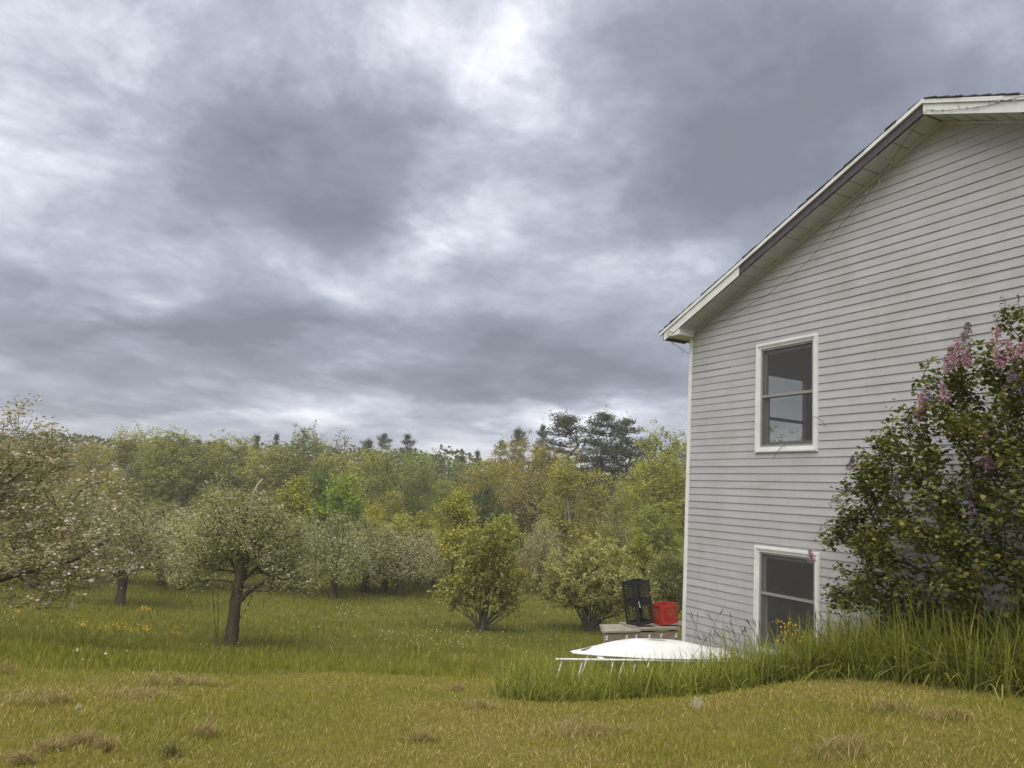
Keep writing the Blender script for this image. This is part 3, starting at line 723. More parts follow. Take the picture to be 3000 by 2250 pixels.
# short plank wedged under the crates
pl = MB().box((-.26, -.16, 0), (.26, .16, .022)).mesh('loose_plank', M_DECKTOP)
for cr, lab in ((c1, 'loose grey plank tilted under the stacked black crates'), (c3, 'loose grey plank tilted under the red crate')):
    o = link('loose_plank', pl); o.matrix_world = cr.matrix_world @ Matrix.Translation((0, 0, -.0235)) @ Matrix.Rotation(-math.radians(26), 4, 'Z') @ Matrix.Scale(.72, 4)
    tag(o, lab, 'plank')

# overturned white boat hull on a rack with raked legs
M_HULL = solid('white_gelcoat', (.68, .68, .655), .4, .10, 4, .05, 20, .5, (1, 1, 1)); M_RACK = solid('white_painted_bar', (.72, .72, .68), .5, .1, 12); M_SCUFF = solid('dark_scuff', (.16, .16, .155), .7, .2, 20)
BA, BB = np.array([.97, 9.46]), np.array([3.0, 9.92]); BL = np.linalg.norm(BB-BA); BROT = math.atan2(*(BB-BA)[::-1])
RIM = -1.862
boat = tag(empty('overturned_boat', (BA[0], BA[1], RIM), BROT), 'white overturned boat hull with a dark centreboard slot in the tall grass', 'boat')
def build_hull():
    ns, nr = 34, 15; V = []; L0 = BL
    for i in range(ns+1):
        u = i/ns; x = u*L0
        hwid = .30*min(1, (1.9*u+.02)**.62)*(1-.25*sstep(.75, 1, u)); 
        keel = .155*(sstep(-.02, .46, u)**.8)*(1-.72*sstep(.62, 1.04, u))+.012
        for j in range(nr):
            a = -1+2*j/(nr-1); c = abs(a)
            y = hwid*np.sign(a)*(c**.85); z = keel*(1-c**2.6)+.010*math.sin(x*3)*(1-c)
            V.append((x+.02, y+.32, z+.008))
    F = [(i*nr+j, i*nr+j+1, (i+1)*nr+j+1, (i+1)*nr+j) for i in range(ns) for j in range(nr-1)]
    F.append(tuple(ns*nr+j for j in range(nr))); F.append(tuple(range(nr-1, -1, -1)))
    me = bpy.data.meshes.new('hull'); me.from_pydata(V, [], F); me.materials.append(M_HULL)
    for p in me.polygons: p.use_smooth = len(p.vertices) == 4
    link('hull', me, boat)
    g = MB()
    for sgn in (-1, 1):
        pts = []
        for i in range(ns+1):
            u = i/ns; hwid = .30*min(1, (1.9*u+.02)**.62)*(1-.25*sstep(.75, 1, u)); pts.append((u*L0+.02, .32+sgn*(hwid+.006), .006))
        g.tube(pts, .011, 6)
    g.build('gunwale', M_HULL, boat, True)
    # slot near the crown and a scuffed patch at the bow
    def hz(u, a):
        keel = .155*(sstep(-.02, .46, u)**.8)*(1-.72*sstep(.62, 1.04, u))+.012; return keel*(1-abs(a)**2.6)+.010*math.sin(u*L0*3)*(1-abs(a))
    m = MB(); us = np.linspace(.47, .60, 9); A = []; B = []
    for k, u in enumerate(us):
        w = .018*math.sin(math.pi*(k+.01)/8.02)+.001; hh = float(hz(u, .1))+.0115
        A.append((u*L0+.02, .29-w, hh)); B.append((u*L0+.02, .29+w, hh))
    m.v = A+B; n = len(A); m.f = [(i, i+1, n+i+1, n+i) for i in range(n-1)]
    m.build('centreboard_slot', M_SCUFF, boat)
    m = MB(); P = []
    for u, a in ((.045, -.55), (.075, -.62), (.10, -.35), (.125, -.12), (.10, -.05), (.06, -.2)):
        hwid = .30*min(1, (1.9*u+.02)**.62); P.append((u*L0+.02, .32+hwid*np.sign(a)*abs(a)**.85, float(hz(u, a))+.016))
    m.v = P; m.f = [tuple(range(6))]; m.build('scuffed_patch', M_SCUFF, boat)
build_hull()
rack = tag(empty('boat_rack', (BA[0], BA[1], -2.35), BROT), 'white rack with raked legs under the overturned boat', 'rack')
zz = RIM+2.35
MB().box((-.26, .01, zz-.020), (BL+.30, .055, zz-.009)).build('rail', M_RACK, rack); MB().box((.22, .56, zz-.022), (BL+.3, .60, zz-.008)).build('rail', M_RACK, rack)
MB().box((.30, .0605, zz-.024), (.36, .5595, zz-.010)).build('cross_bar', M_RACK, rack); MB().box((BL+.2, .0605, zz-.024), (BL+.28, .5595, zz-.010)).build('cross_bar', M_RACK, rack)
for i, (x, l, y) in enumerate(((-.18, .30, .04), (.08, .30, .05), (.46, .26, .03), (.60, .42, .04), (.76, .30, .05), (.92, .30, .03), (1.24, .34, .04), (1.65, .34, .04), (2.1, .34, .04), (.35, .4, .58), (1.0, .4, .58), (2.0, .4, .58))):
    MB().tube([(x, y, zz-.023), (x-.5*l*1.0, y-.12*l, -.10)], .007 if i % 3 else .010, 7).build('leg', M_RACK, rack, True)

# ------------------------------------------------------------------ trees
LEAF = leafy('tree_leaf', .45, .6, .2); BLOSSOM = leafy('blossom_petal', .35, .6, .2); NEEDLE = leafy('pine_needles', .25, .7, .15)
BARK_APPLE = bark('apple_bark', (.040, .033, .022), (.100, .084, .056)); BARK_GREY = bark('grey_bark', (.045, .042, .034), (.11, .10, .085)); BARK_BIRCH = bark('birch_bark', (.30, .28, .23), (.60, .57, .50), 3); BARK_PINE = bark('pine_bark', (.035, .030, .025), (.085, .07, .055))
def edge_tubes(P0, P1, r0, r1, S=4):
    """one tapered tube per branch segment"""
    d = P1-P0; L = np.linalg.norm(d, axis=1, keepdims=True); d = d/np.maximum(L, 1e-6)
    ref = np.where(np.abs(d[:, 2:3]) > .9, np.array([[1., 0, 0]]), np.array([[0, 0, 1.]]))
    a = np.cross(d, ref); a /= np.linalg.norm(a, axis=1, keepdims=True); b = np.cross(d, a)
    ang = np.arange(S)*2*np.pi/S; c, s = np.cos(ang), np.sin(ang)
    ring = a[:, None]*c[None, :, None]+b[:, None]*s[None, :, None]
    A = P0[:, None]-d[:, None]*(r0[:, None, None]*.3)+ring*r0[:, None, None]; B = P1[:, None]+ring*r1[:, None, None]
    V = np.concatenate([A, B], 1).reshape(-1, 3); o = np.arange(len(P0))*2*S; j = np.arange(S)
    F = np.stack([o[:, None]+j, o[:, None]+(j+1) % S, o[:, None]+S+(j+1) % S, o[:, None]+S+j], -1).reshape(-1, 4)
    return V, F
def grow(rng, trunk, targets, alpha=.35, step=.5, wob=.06, up=.0, min_z=0):
    """connect every target to the nearest cheap point of the growing skeleton; returns nodes, parents"""
    N = [np.array(p, float) for p in trunk]; par = [-1]+list(range(len(N)-1)); path = [0.]
    for i in range(1, len(N)): path.append(path[-1]+np.linalg.norm(N[i]-N[i-1]))
    cap = len(N)+len(targets)*12; A = np.zeros((cap, 3)); A[:len(N)] = N; PL = np.zeros(cap); PL[:len(N)] = path; n = len(N)
    base = A[n-1]; lo = A[:n].copy()
    order = np.argsort([min(np.linalg.norm(lo-t, axis=1)) for t in targets])
    for ti in order:
        t = targets[ti]; v = t-A[:n]; d = np.linalg.norm(v, axis=1)
        cost = d+alpha*PL[:n]+np.where(v[:, 2] < -.15*d, .5*d, 0)*up+np.where(A[:n, 2] < min_z, 4., 0)
        i = int(np.argmin(cost)); k = max(1, int(math.ceil(d[i]/step))); p0 = A[i].copy(); prev = i
        sag = rng.normal(0, wob, 3)*d[i]
        for q in range(1, k+1):
            f = q/k; p = p0+(t-p0)*f+sag*4*f*(1-f)+np.array([0, 0, .10*d[i]*f*(1-f)])+(rng.normal(0, wob*.25, 3)*d[i]/k if q < k else 0)
            A[n] = p; PL[n] = PL[prev]+np.linalg.norm(p-A[prev]); par.append(prev); prev = n; n += 1
            if n >= cap-2: return A[:n], np.array(par)
    return A[:n], np.array(par)
def radii(par, r_tip, power, r_base):
    n = len(par); w = np.zeros(n); ch = np.bincount(par[par >= 0], minlength=n)
    w[ch == 0] = 1
    for i in range(n-1, 0, -1): w[par[i]] += w[i]
    r = r_tip*np.maximum(w, 1)**power
    return r*np.where(r > r_tip*1.5, 1, 1) if r_base is None else np.minimum(r, r_base)
def leaf_quads(rng, P, size, aspect=.55, upbias=.6):
    """one pointed leaf (folded diamond) per point"""
    n = len(P)
    nrm = rng.normal(0, 1, (n, 3)); nrm[:, 2] = np.abs(nrm[:, 2])+upbias; nrm /= np.linalg.norm(nrm, axis=1, keepdims=True)
    t = np.cross(nrm, rng.normal(0, 1, (n, 3))); t /= np.linalg.norm(t, axis=1, keepdims=True); b = np.cross(nrm, t)
    L = (np.asarray(size)*rng.uniform(.65, 1.3, n))[:, None]; w = L*aspect*.5
    V = np.stack([P-t*L*.5, P-b*w-t*L*.05+nrm*L*.07, P+t*L*.5-nrm*L*.06, P+b*w-t*L*.05+nrm*L*.07], 1).reshape(-1, 3)
    o = np.arange(n)*4; return V, np.stack([o, o+1, o+2, o+3], 1)
def ellipsoid_targets(rng, n, lobes, shell=.45):
    """points inside a crown made of several overlapping lobes (cx,cy,cz,rx,ry,rz)"""
    L = np.array(lobes); vol = np.prod(L[:, 3:], 1)**.8; out = []
    idx = rng.choice(len(L), n, p=vol/vol.sum())
    u = rng.normal(0, 1, (n, 3)); u /= np.linalg.norm(u, axis=1, keepdims=True); r = rng.uniform(shell**3, 1, n)**(1/3)
    return L[idx, :3]+u*r[:, None]*L[idx, 3:]
def palette(rng, n, pal, jitter=.18, light=None):
    pal = np.array(pal, float); c = pal[rng.integers(0, len(pal), n)]*rng.uniform(1-jitter, 1+jitter, (n, 1))
    return np.clip(c, 0, 1)
LEAFK = 1.75
def make_tree(name, seed, trunk, lobes, n_targets, leaves_per, leaf, pal, bark_m, r_tip=.006, r_base=.2, spread=.16, power=.46, alpha=.35, shell=.45, S=4, aspect=.55, blossoms=0, bl_size=.05, wob=.06, step=.6, extra_up=None, crown_name='crown', bare=False, min_r=None, up=.4, clump=0, min_z=0):
    """an empty with trunk (with limbs) and crown; leaves are many small faces along the twigs"""
    rng = np.random.default_rng(seed)
    T = ellipsoid_targets(rng, n_targets, lobes, shell)
    if extra_up is not None: T = np.concatenate([T, np.array(extra_up)])
    A, par = grow(rng, trunk, T, alpha, step, wob, up, min_z)
    r = radii(par, r_tip, power, r_base)
    if min_r: r = np.maximum(r, min_r)
    i = np.arange(1, len(A)); V, F = edge_tubes(A[par[i]], A[i], np.minimum(r[par[i]], r[i]*1.6), r[i], S)
    root = empty(name)
    link('trunk', np_mesh('trunk', V, F, bark_m, None, True), root)
    if not bare:
        thin = i[r[i] < max(r_tip*5.5, .02)]
        src = rng.choice(thin, leaves_per*n_targets); f = rng.random(len(src))[:, None]
        P = A[par[src]]*(1-f)+A[src]*f
        if clump:
            cc = rng.normal(0, spread, (len(A), clump, 3)); P = P+cc[src, rng.integers(0, clump, len(src))]+rng.normal(0, spread*.35, P.shape)
        else: P = P+rng.normal(0, spread, P.shape)
        V, F = leaf_quads(rng, P, leaf, aspect)
        # leaf colour: varies per bough and per leaf
        bough = (vnoise(P[:, 0]+P[:, 2]*.7, P[:, 1]-P[:, 2]*.5, .55, seed)-.5)
        c = np.clip(LEAFK*palette(rng, len(P), pal)*(1+.6*bough[:, None]), 0, .8)
        link(crown_name, np_mesh('crown', V, F, LEAF, np.repeat(c, 4, 0)), root)
        if blossoms:
            src = rng.choice(thin, blossoms); P = A[src]+rng.normal(0, spread, (blossoms, 3))
            P = np.repeat(P, 5, 0)+rng.normal(0, bl_size*.55, (blossoms*5, 3))
            V, F = leaf_quads(rng, P, bl_size, .8)
            c = palette(rng, len(P), [(.62, .56, .50), (.68, .64, .58), (.56, .46, .43)], .1)
            link('blossoms', np_mesh('blossoms', V, F, BLOSSOM, np.repeat(c, 4, 0)), root)
    return root
def stand(o, x, y, rz=0, s=(1, 1, 1), tint=None, sink=.05):
    o.location = (x, y, float(ground(x, y))-sink); o.rotation_euler = (0, 0, rz); o.scale = s
    if tint is not None:
        for c in o.children:
            if not c.name.startswith('trunk'): c.color = (*tint, 1)
    return o
def bumpy_trunk(path, rad, seed, mat, name='trunk_base', n=14):
    rng = np.random.default_rng(seed); m = MB(); pts = spline(path, 8); k = len(pts); rr = np.interp(np.linspace(0, 1, k), np.linspace(0, 1, len(rad)), rad)
    m.tube([tuple(p) for p in pts], list(rr), n)
    V = np.array(m.v); 
    for q in range(len(V)):
        ring = q//n; ctr = np.array(pts[min(ring, k-1)]); a = math.atan2(*(V[q]-ctr)[1::-1])
        f = 1+.10*math.sin(3*a+ring*.35+seed)+.06*math.sin(7*a-ring*.8)+rng.normal(0, .03); V[q] = ctr+(V[q]-ctr)*f
    m.v = [tuple(v) for v in V]; return m.mesh(name, mat, True)
APPLE_PAL = [(.172, .182, .080), (.208, .212, .105), (.138, .150, .060), (.238, .234, .130), (.186, .182, .098)]

# --- the apple tree standing alone in the meadow
P = on_ground(672, 1892)
tr = [(0, 0, 0), (.03, 0, .5), (.05, 0, 1.0), (.07, .02, 1.6), (.10, .03, 2.2), (.12, .0, 2.7), (.05, .0, 3.1)]
low = [(.45, -.15, 1.05), (.95, -.3, 1.5), (1.5, -.35, 1.6), (1.9, -.35, 1.45)]
apple = make_tree('apple_tree', 21, tr, [(-.2, .15, 3.15, 1.15, 1.1, .85), (.85, .1, 2.85, 1.0, 1.0, .75), (-1.05, .1, 2.6, .85, .9, .75), (.2, .75, 2.3, 1.4, .8, .7), (1.45, 0, 2.15, .75, .8, .6), (1.75, -.1, 1.65, .5, .6, .35), (-1.0, 0, 1.85, .6, .7, .5), (-1.25, -.1, 1.5, .4, .5, .3), (-.75, 0, 3.75, .3, .35, .5), (.55, 0, 3.5, .3, .3, .35)],
                  720, 30, .075, APPLE_PAL, BARK_APPLE, .007, .10, .10, .42, .4, .2, 5, .5, blossoms=420, bl_size=.05, extra_up=low+[(-.95, 0, 4.2), (-1.1, .1, 4.0), (-.8, -.1, 4.35)], up=.1, min_z=1.5)
stand(apple, P[0], P[1]); tag(apple, 'lone apple tree with a stout bare trunk and a broken pale stub on top', 'apple tree')
link('trunk', bumpy_trunk([(0, 0, -.1), (.02, 0, .25), (.035, 0, .8), (.06, .01, 1.5), (.10, .03, 2.2), (.12, 0, 2.75)], [.20, .165, .14, .13, .14, .09], 3, BARK_APPLE), apple)
M_SNAG = solid('pale_dead_wood', (.42, .36, .26), .8, .15, 8); M_TWIG = solid('twig', (.07, .06, .045), .9, .15, 8)
MB().tube([(.18, 0, 2.75), (.16, 0, 3.5), (.2, -.02, 3.85), (.29, -.02, 4.12), (.40, -.03, 4.28)], [.05, .035, .028, .022, .010], 7).build('broken_stub', M_SNAG, apple, True)
for pth in ([(-.15, 0, 4.05), (.05, 0, 4.25), (.4, -.02, 4.35), (.75, -.02, 4.2), (1.1, 0, 3.95), (1.35, 0, 4.02)], [(.22, 0, 3.9), (.5, 0, 4.1), (.75, 0, 4.3)], [(.05, 0, 3.4), (-.10, 0, 3.8), (-.15, 0, 4.05), (-.14, 0, 4.2)]):
    MB().tube([tuple(p) for p in spline(pth, 5)], .008, 5).build('arching_twig', M_TWIG, apple, True)
MB().tube([tuple(p) for p in spline([(.08, 0, 1.05), (.30, -.05, 1.35), (.62, -.12, 1.62), (1.0, -.15, 1.78), (1.45, -.15, 1.74), (1.8, -.12, 1.66)], 6)], list(np.linspace(.075, .018, 31)), 8).build('low_limb', BARK_APPLE, apple, True)
for k, pth in enumerate(([(-.28, -.1, 0), (-.36, -.1, .45), (-.45, -.12, .9), (-.52, -.1, 1.35)], [(-.2, -.1, 0), (-.30, -.1, .4), (-.33, -.1, .8), (-.40, -.1, 1.3)], [(.22, -.05, .75), (.4, -.1, 1.1), (.5, -.1, 1.5)])):
    MB().tube([tuple(p) for p in spline(pth, 5)], [.014]+[.010]*(5*(len(pth)-1)), 5).build('sucker_shoot', M_TWIG, apple, True)
MB().tube([(.0, -.20, .45), (-.05, -.25, .45)], [.07, .055], 9).build('trunk_knot', BARK_APPLE, apple, True) if False else None

# --- big blossoming apple tree at the edge of the orchard, its trunk outside the frame
big_x, big_y = -10.7, 14.6
zb = float(ground(big_x, big_y))
big = make_tree('apple_tree', 33, [(0, 0, 0), (.05, 0, .8), (.1, 0, 1.4)], [(.7, 0, 4.5, 1.35, 1.2, .85), (1.3, .1, 3.4, 1.5, 1.5, 1.25), (0, 0, 3.7, 1.6, 1.6, 1.3), (2.2, -.1, 2.4, 1.0, 1.2, .9), (2.6, -.2, 1.9, .85, 1.0, .55), (-1.3, 0, 3.0, 1.5, 1.4, 1.2), (1.2, .1, 2.2, 1.4, 1.2, .9), (2.0, -.3, 1.3, .9, .6, .35)],
                960, 32, .072, [(.175, .170, .085), (.21, .195, .11), (.135, .14, .058), (.235, .21, .13)], BARK_APPLE, .005, .085, .11, .42, .42, .2, 5, .5, blossoms=1700, bl_size=.058,
                extra_up=[(1.25, 0, 5.35), (1.35, 0, 5.55), (1.15, .1, 5.2), (1.0, 0, 4.9), (1.8, 0, 4.9), (2.15, 0, 4.75), (2.35, .1, 4.55), (.7, 0, 4.9), (.5, 0, 5.0), (1.45, 0, 5.1), (2.6, 0, 4.5)], up=.3)
stand(big, big_x, big_y, 0, (1.15, 1.15, .83)); tag(big, 'big apple tree full of white blossom with a long low limb', 'apple tree')
link('trunk', bumpy_trunk([(0, 0, -.1), (.02, 0, .5), (.08, 0, 1.2), (.2, 0, 1.9)], [.24, .19, .17, .12], 9, BARK_APPLE), big)
MB().tube([tuple(p) for p in spline([(.1, -.1, .75), (.9, -.35, 1.05), (1.5, -.5, 1.55), (2.1, -.55, 1.85), (2.75, -.5, 2.15), (3.2, -.45, 2.6)], 6)], list(np.linspace(.12, .03, 31)), 9).build('low_limb', BARK_APPLE, big, True)

# --- smaller orchard trees: three growths, copied with their parts
def orchard_proto(seed, w, h, pale):
    pal = [(.176+pale, .184+pale, .088+pale*.9), (.208+pale, .210+pale, .112+pale*.9), (.144+pale, .156+pale, .068+pale), (.232+pale, .222+pale, .138+pale)]
    rng = random.Random(seed); lb = [(0, 0, h*.66, w*.34, w*.33, h*.22), (w*.24, 0, h*.56, w*.3, w*.28, h*.2), (-w*.24, 0, h*.54, w*.3, w*.28, h*.22), (w*.05, 0, h*.42, w*.5, w*.42, h*.15), (w*.36, .2, h*.36, w*.2, w*.2, h*.13), (-w*.36, -.2, h*.35, w*.2, w*.2, h*.13), (rng.uniform(-.8, .8), 0, h*.83, w*.12, w*.12, h*.15), (rng.uniform(-.8, .8), 0, h*.78, w*.14, w*.12, h*.15)]
    t = make_tree('apple_tree', seed, [(0, 0, 0), (.03, 0, .5), (rng.uniform(-.15, .15), 0, 1.0), (rng.uniform(-.2, .2), 0, 1.5)], lb, 460, 19, .100, pal, BARK_APPLE, .009, .10, .15, .42, .4, .25, 4, .5, blossoms=140, bl_size=.06, up=.1, min_z=.9)
    link('trunk', bumpy_trunk([(0, 0, -.15), (.02, 0, .4), (.03, 0, 1.0), (.02, 0, 1.5)], [.22, .16, .13, .08], seed, BARK_APPLE), t)
    return t
protos = [orchard_proto(51, 4.6, 4.2, .0), orchard_proto(52, 5.2, 3.9, .012), orchard_proto(53, 4.0, 4.4, -.012)]
ORCH = [(350, 1772, 0, 1.02, 1.05, None, 'apple tree with a leaning trunk beside the yellow flower clumps'), (523, 1728, 1, 1.0, 1.0, None, 'small apple tree just behind the lone stout-trunked apple tree'), (470, 1714, 2, 1.0, .95, None, 'small far apple tree between two nearer orchard trunks'),
        (975, 1752, 0, 1.05, 1.0, (.95, 1, .9), 'apple tree with a twiggy skirt at its trunk beside the open meadow'), (1165, 1748, 1, .95, .92, (1.02, .98, .98), 'greyish apple tree with a thin dark trunk at the meadow edge'), (1070, 1736, 2, 1.1, .95, (.9, .9, .85), 'apple tree with a crooked limb behind the thin-trunked apple tree'), (1128, 1728, 0, .9, .9, (.9, .88, .85), None),
        (1268, 1730, 1, .8, .9, (1.05, .98, .98), 'small pinkish grey apple tree beside the tall slim sapling'), (860, 1735, 1, 1.0, 1.0, (.92, .95, .85), 'apple tree between the lone tree and the twiggy-skirted one'), (100, 1722, 2, 1.3, 1.2, None, None), (1580, 1738, 2, .85, 1.05, (1.25, 1.15, 1.2), 'pale pinkish apple tree between the two green shrubs'), (240, 1700, 0, 1.2, 1.15, None, None), (700, 1722, 2, 1.1, 1.0, (.95, .95, .9), None)]
used = set()
for i, (x, y, k, sx, sz, tint, lab) in enumerate(ORCH):
    o = protos[k] if k not in used else copy_tree(protos[k]); used.add(k)
    p = on_ground(x, y); stand(o, p[0], p[1], (i*1.7) % 6.28, (sx, sx, sz), tint or (1, 1, 1))
    tag(o, lab or 'small grey-green apple tree deep in the orchard', 'apple tree', 'apple trees in the orchard')

# --- shrubs with many stems from the base
def shrub(name, seed, w, h, pal, n=420, lp=30, leaf=.10, base_z=.35, lobes=None, stems=9):
    rng = np.random.default_rng(seed)
    lb = lobes or [(0, 0, h*.6, w*.42, w*.42, h*.38), (w*.2, 0, h*.5, w*.3, w*.3, h*.3), (-w*.22, 0, h*.48, w*.28, w*.3, h*.28), (0, 0, h*.8, w*.25, w*.25, h*.2)]
    t = make_tree(name, seed, [(0, 0, 0), (0, 0, .12)], lb, n, lp, leaf, pal, BARK_GREY, .007, .07, .11, .44, .55, .3, 4, .5, up=.2, clump=3, wob=.05)
    return t
P = on_ground(1410, 1848)
s1 = shrub('flowering_shrub', 71, 3.0, 3.6, [(.175, .180, .040), (.215, .210, .056), (.14, .148, .030), (.25, .235, .075)], 520, 34, .10, lobes=[(.1, 0, 2.3, .95, .9, 1.1), (.35, 0, 2.9, .6, .6, .65), (-.5, 0, 1.9, .7, .7, .8), (.8, 0, 1.7, .6, .7, .7), (-1.1, 0, 1.15, .55, .6, .45), (1.0, 0, .95, .5, .5, .3), (.2, 0, 1.5, 1.0, .9, .7)])
stand(s1, P[0], P[1], 0, (1.0, 1.0, 1.12)); tag(s1, 'tall yellow-green shrub with arching bare lower twigs and a dark stem', 'shrub')
link('trunk', bumpy_trunk([(0, 0, -.1), (.05, 0, .4), (.12, 0, 1.0), (.15, 0, 1.6)], [.16, .12, .10, .06], 5, BARK_GREY), s1)
for k in range(16):
    a = random.Random(k).uniform(-1, 1); rr = random.Random(k+50); l = rr.uniform(.9, 1.5)
    MB().tube([tuple(p) for p in spline([(0, 0, .05), (a*l*.5, rr.uniform(-.4, .2), .35+.2*rr.random()), (a*l*1.1, rr.uniform(-.5, .3), .7+.4*rr.random()), (a*l*1.5, rr.uniform(-.5, .3), 1.0+.5*rr.random())], 4)], list(np.linspace(.022, .006, 13)), 5).build('bare_stem', M_TWIG, s1, True)
P = on_ground(1730, 1850)
s2 = shrub('round_shrub', 72, 3.9, 3.2, [(.180, .178, .060), (.215, .208, .082), (.145, .148, .044), (.245, .23, .10)], 520, 36, .10)
stand(s2, P[0], P[1], 0, (1.15, 1.15, 1.12)); tag(s2, 'broad round green shrub with a fan of stems behind the deck', 'shrub')
for k in range(12):
    a = -1+2*k/11; MB().tube([tuple(p) for p in spline([(a*.18, 0, 0), (a*.35, -.1, .5), (a*.75, -.1, 1.1), (a*1.1, 0, 1.7)], 4)], list(np.linspace(.04, .015, 13)), 6).build('stem', BARK_GREY, s2, True)
P = on_ground(1960, 1830)
s3 = shrub('round_shrub', 73, 3.0, 3.1, [(.165, .168, .062), (.20, .20, .085), (.125, .132, .042)], 380, 32, .10)
stand(s3, P[0]+.1, P[1]+.5); tag(s3, 'pale green shrub behind the red crate at the house corner', 'shrub')

# ------------------------------------------------------------------ the wood beyond the orchard
GREEN = [(.150, .165, .040), (.185, .195, .052), (.120, .135, .032), (.215, .22, .068)]
YEL = [(.240, .222, .048), (.275, .250, .062), (.195, .185, .040), (.225, .215, .052)]
RUST = [(.195, .168, .060), (.225, .195, .074), (.155, .136, .050), (.205, .188, .062)]
DOMEG = [(.172, .172, .038), (.200, .194, .048), (.138, .142, .034), (.222, .206, .055)]
def forest_proto(kind, seed):
    r = random.Random(seed); u = r.uniform
    if kind == 'leafy':
        lb = [(0, 0, 7.6, 2.2, 2.2, 3.2), (u(.8, 1.4), 0, 6.2, 1.9, 1.9, 2.4), (-u(.8, 1.4), u(-.5, .5), 5.6, 1.8, 1.8, 2.3), (u(-.5, .5), -.9, 4.4, 2.3, 2, 2.0), (u(-.8, .8), 0, 9.6, 1.2, 1.2, 1.5)]
        return make_tree('leafy_tree', seed, [(0, 0, 0), (0, 0, 1.5), (.1, 0, 3), (.05, 0, 5)], lb, 330, 50, .17, GREEN, BARK_GREY, .016, .15, .34, .42, .35, .3, 4, .6, step=1.0, clump=3)
    if kind == 'dome':
        lb = [(0, 0, 7.2, 3.0, 2.8, 3.2), (1.9, 0, 6.0, 2.2, 2.2, 2.7), (-1.9, 0, 5.6, 2.2, 2.2, 2.7), (0, -1.2, 4.5, 2.8, 2.2, 2.2)]
        return make_tree('domed_tree', seed, [(0, 0, 0), (0, 0, 1.5), (.1, 0, 3), (.05, 0, 4.5)], lb, 380, 52, .15, DOMEG, BARK_GREY, .016, .16, .30, .42, .35, .35, 4, .6, step=1.0)
    if kind == 'slender':
        lb = [(0, 0, 6.0, 1.25, 1.25, 3.0), (u(-.5, .5), 0, 8.6, .85, .85, 1.9), (u(.3, .7), 0, 4.2, 1.1, 1.1, 1.8), (-u(.3, .7), 0, 3.8, 1.1, 1.1, 1.8)]
        return make_tree('slender_tree', seed, [(0, 0, 0), (.05, 0, 2), (u(-.2, .2), 0, 4), (u(-.25, .25), 0, 6), (0, 0, 8)], lb, 300, 30, .145, YEL, BARK_BIRCH, .012, .12, .25, .36, .30, .2, 4, .6, step=.9)
    if kind == 'twiggy':
        lb = [(0, 0, 6.6, 1.9, 1.9, 3.2), (u(.5, 1), 0, 5.0, 1.7, 1.7, 2.2), (-u(.5, 1), 0, 5.2, 1.7, 1.7, 2.2)]
        return make_tree('twiggy_tree', seed, [(0, 0, 0), (.05, 0, 2), (0, 0, 4)], lb, 420, 24, .13, RUST, BARK_GREY, .014, .12, .28, .40, .30, .2, 4, .6, step=.9)
    if kind == 'bare':
        lb = [(0, 0, 7.2, 1.8, 1.8, 3.4), (0, 0, 9.0, 1.3, 1.3, 2.0)]
        return make_tree('bare_tree', seed, [(0, 0, 0), (.05, 0, 2), (0, 0, 4.5), (0, 0, 6)], lb, 260, 2, .20, YEL, BARK_GREY, .018, .12, .3, .34, .22, .1, 4, .5, step=.8, min_r=.016)
    if kind == 'sapling':
        lb = [(0, 0, 3.2, .9, .9, 1.5), (0, 0, 4.4, .55, .55, .9), (u(-.3, .3), 0, 2.2, .8, .8, .9)]
        return make_tree('sapling', seed, [(0, 0, 0), (.03, 0, 1), (.05, 0, 2), (0, 0, 3.4)], lb, 210, 34, .115, YEL, BARK_GREY, .008, .05, .15, .36, .3, .25, 4, .65, step=.6)
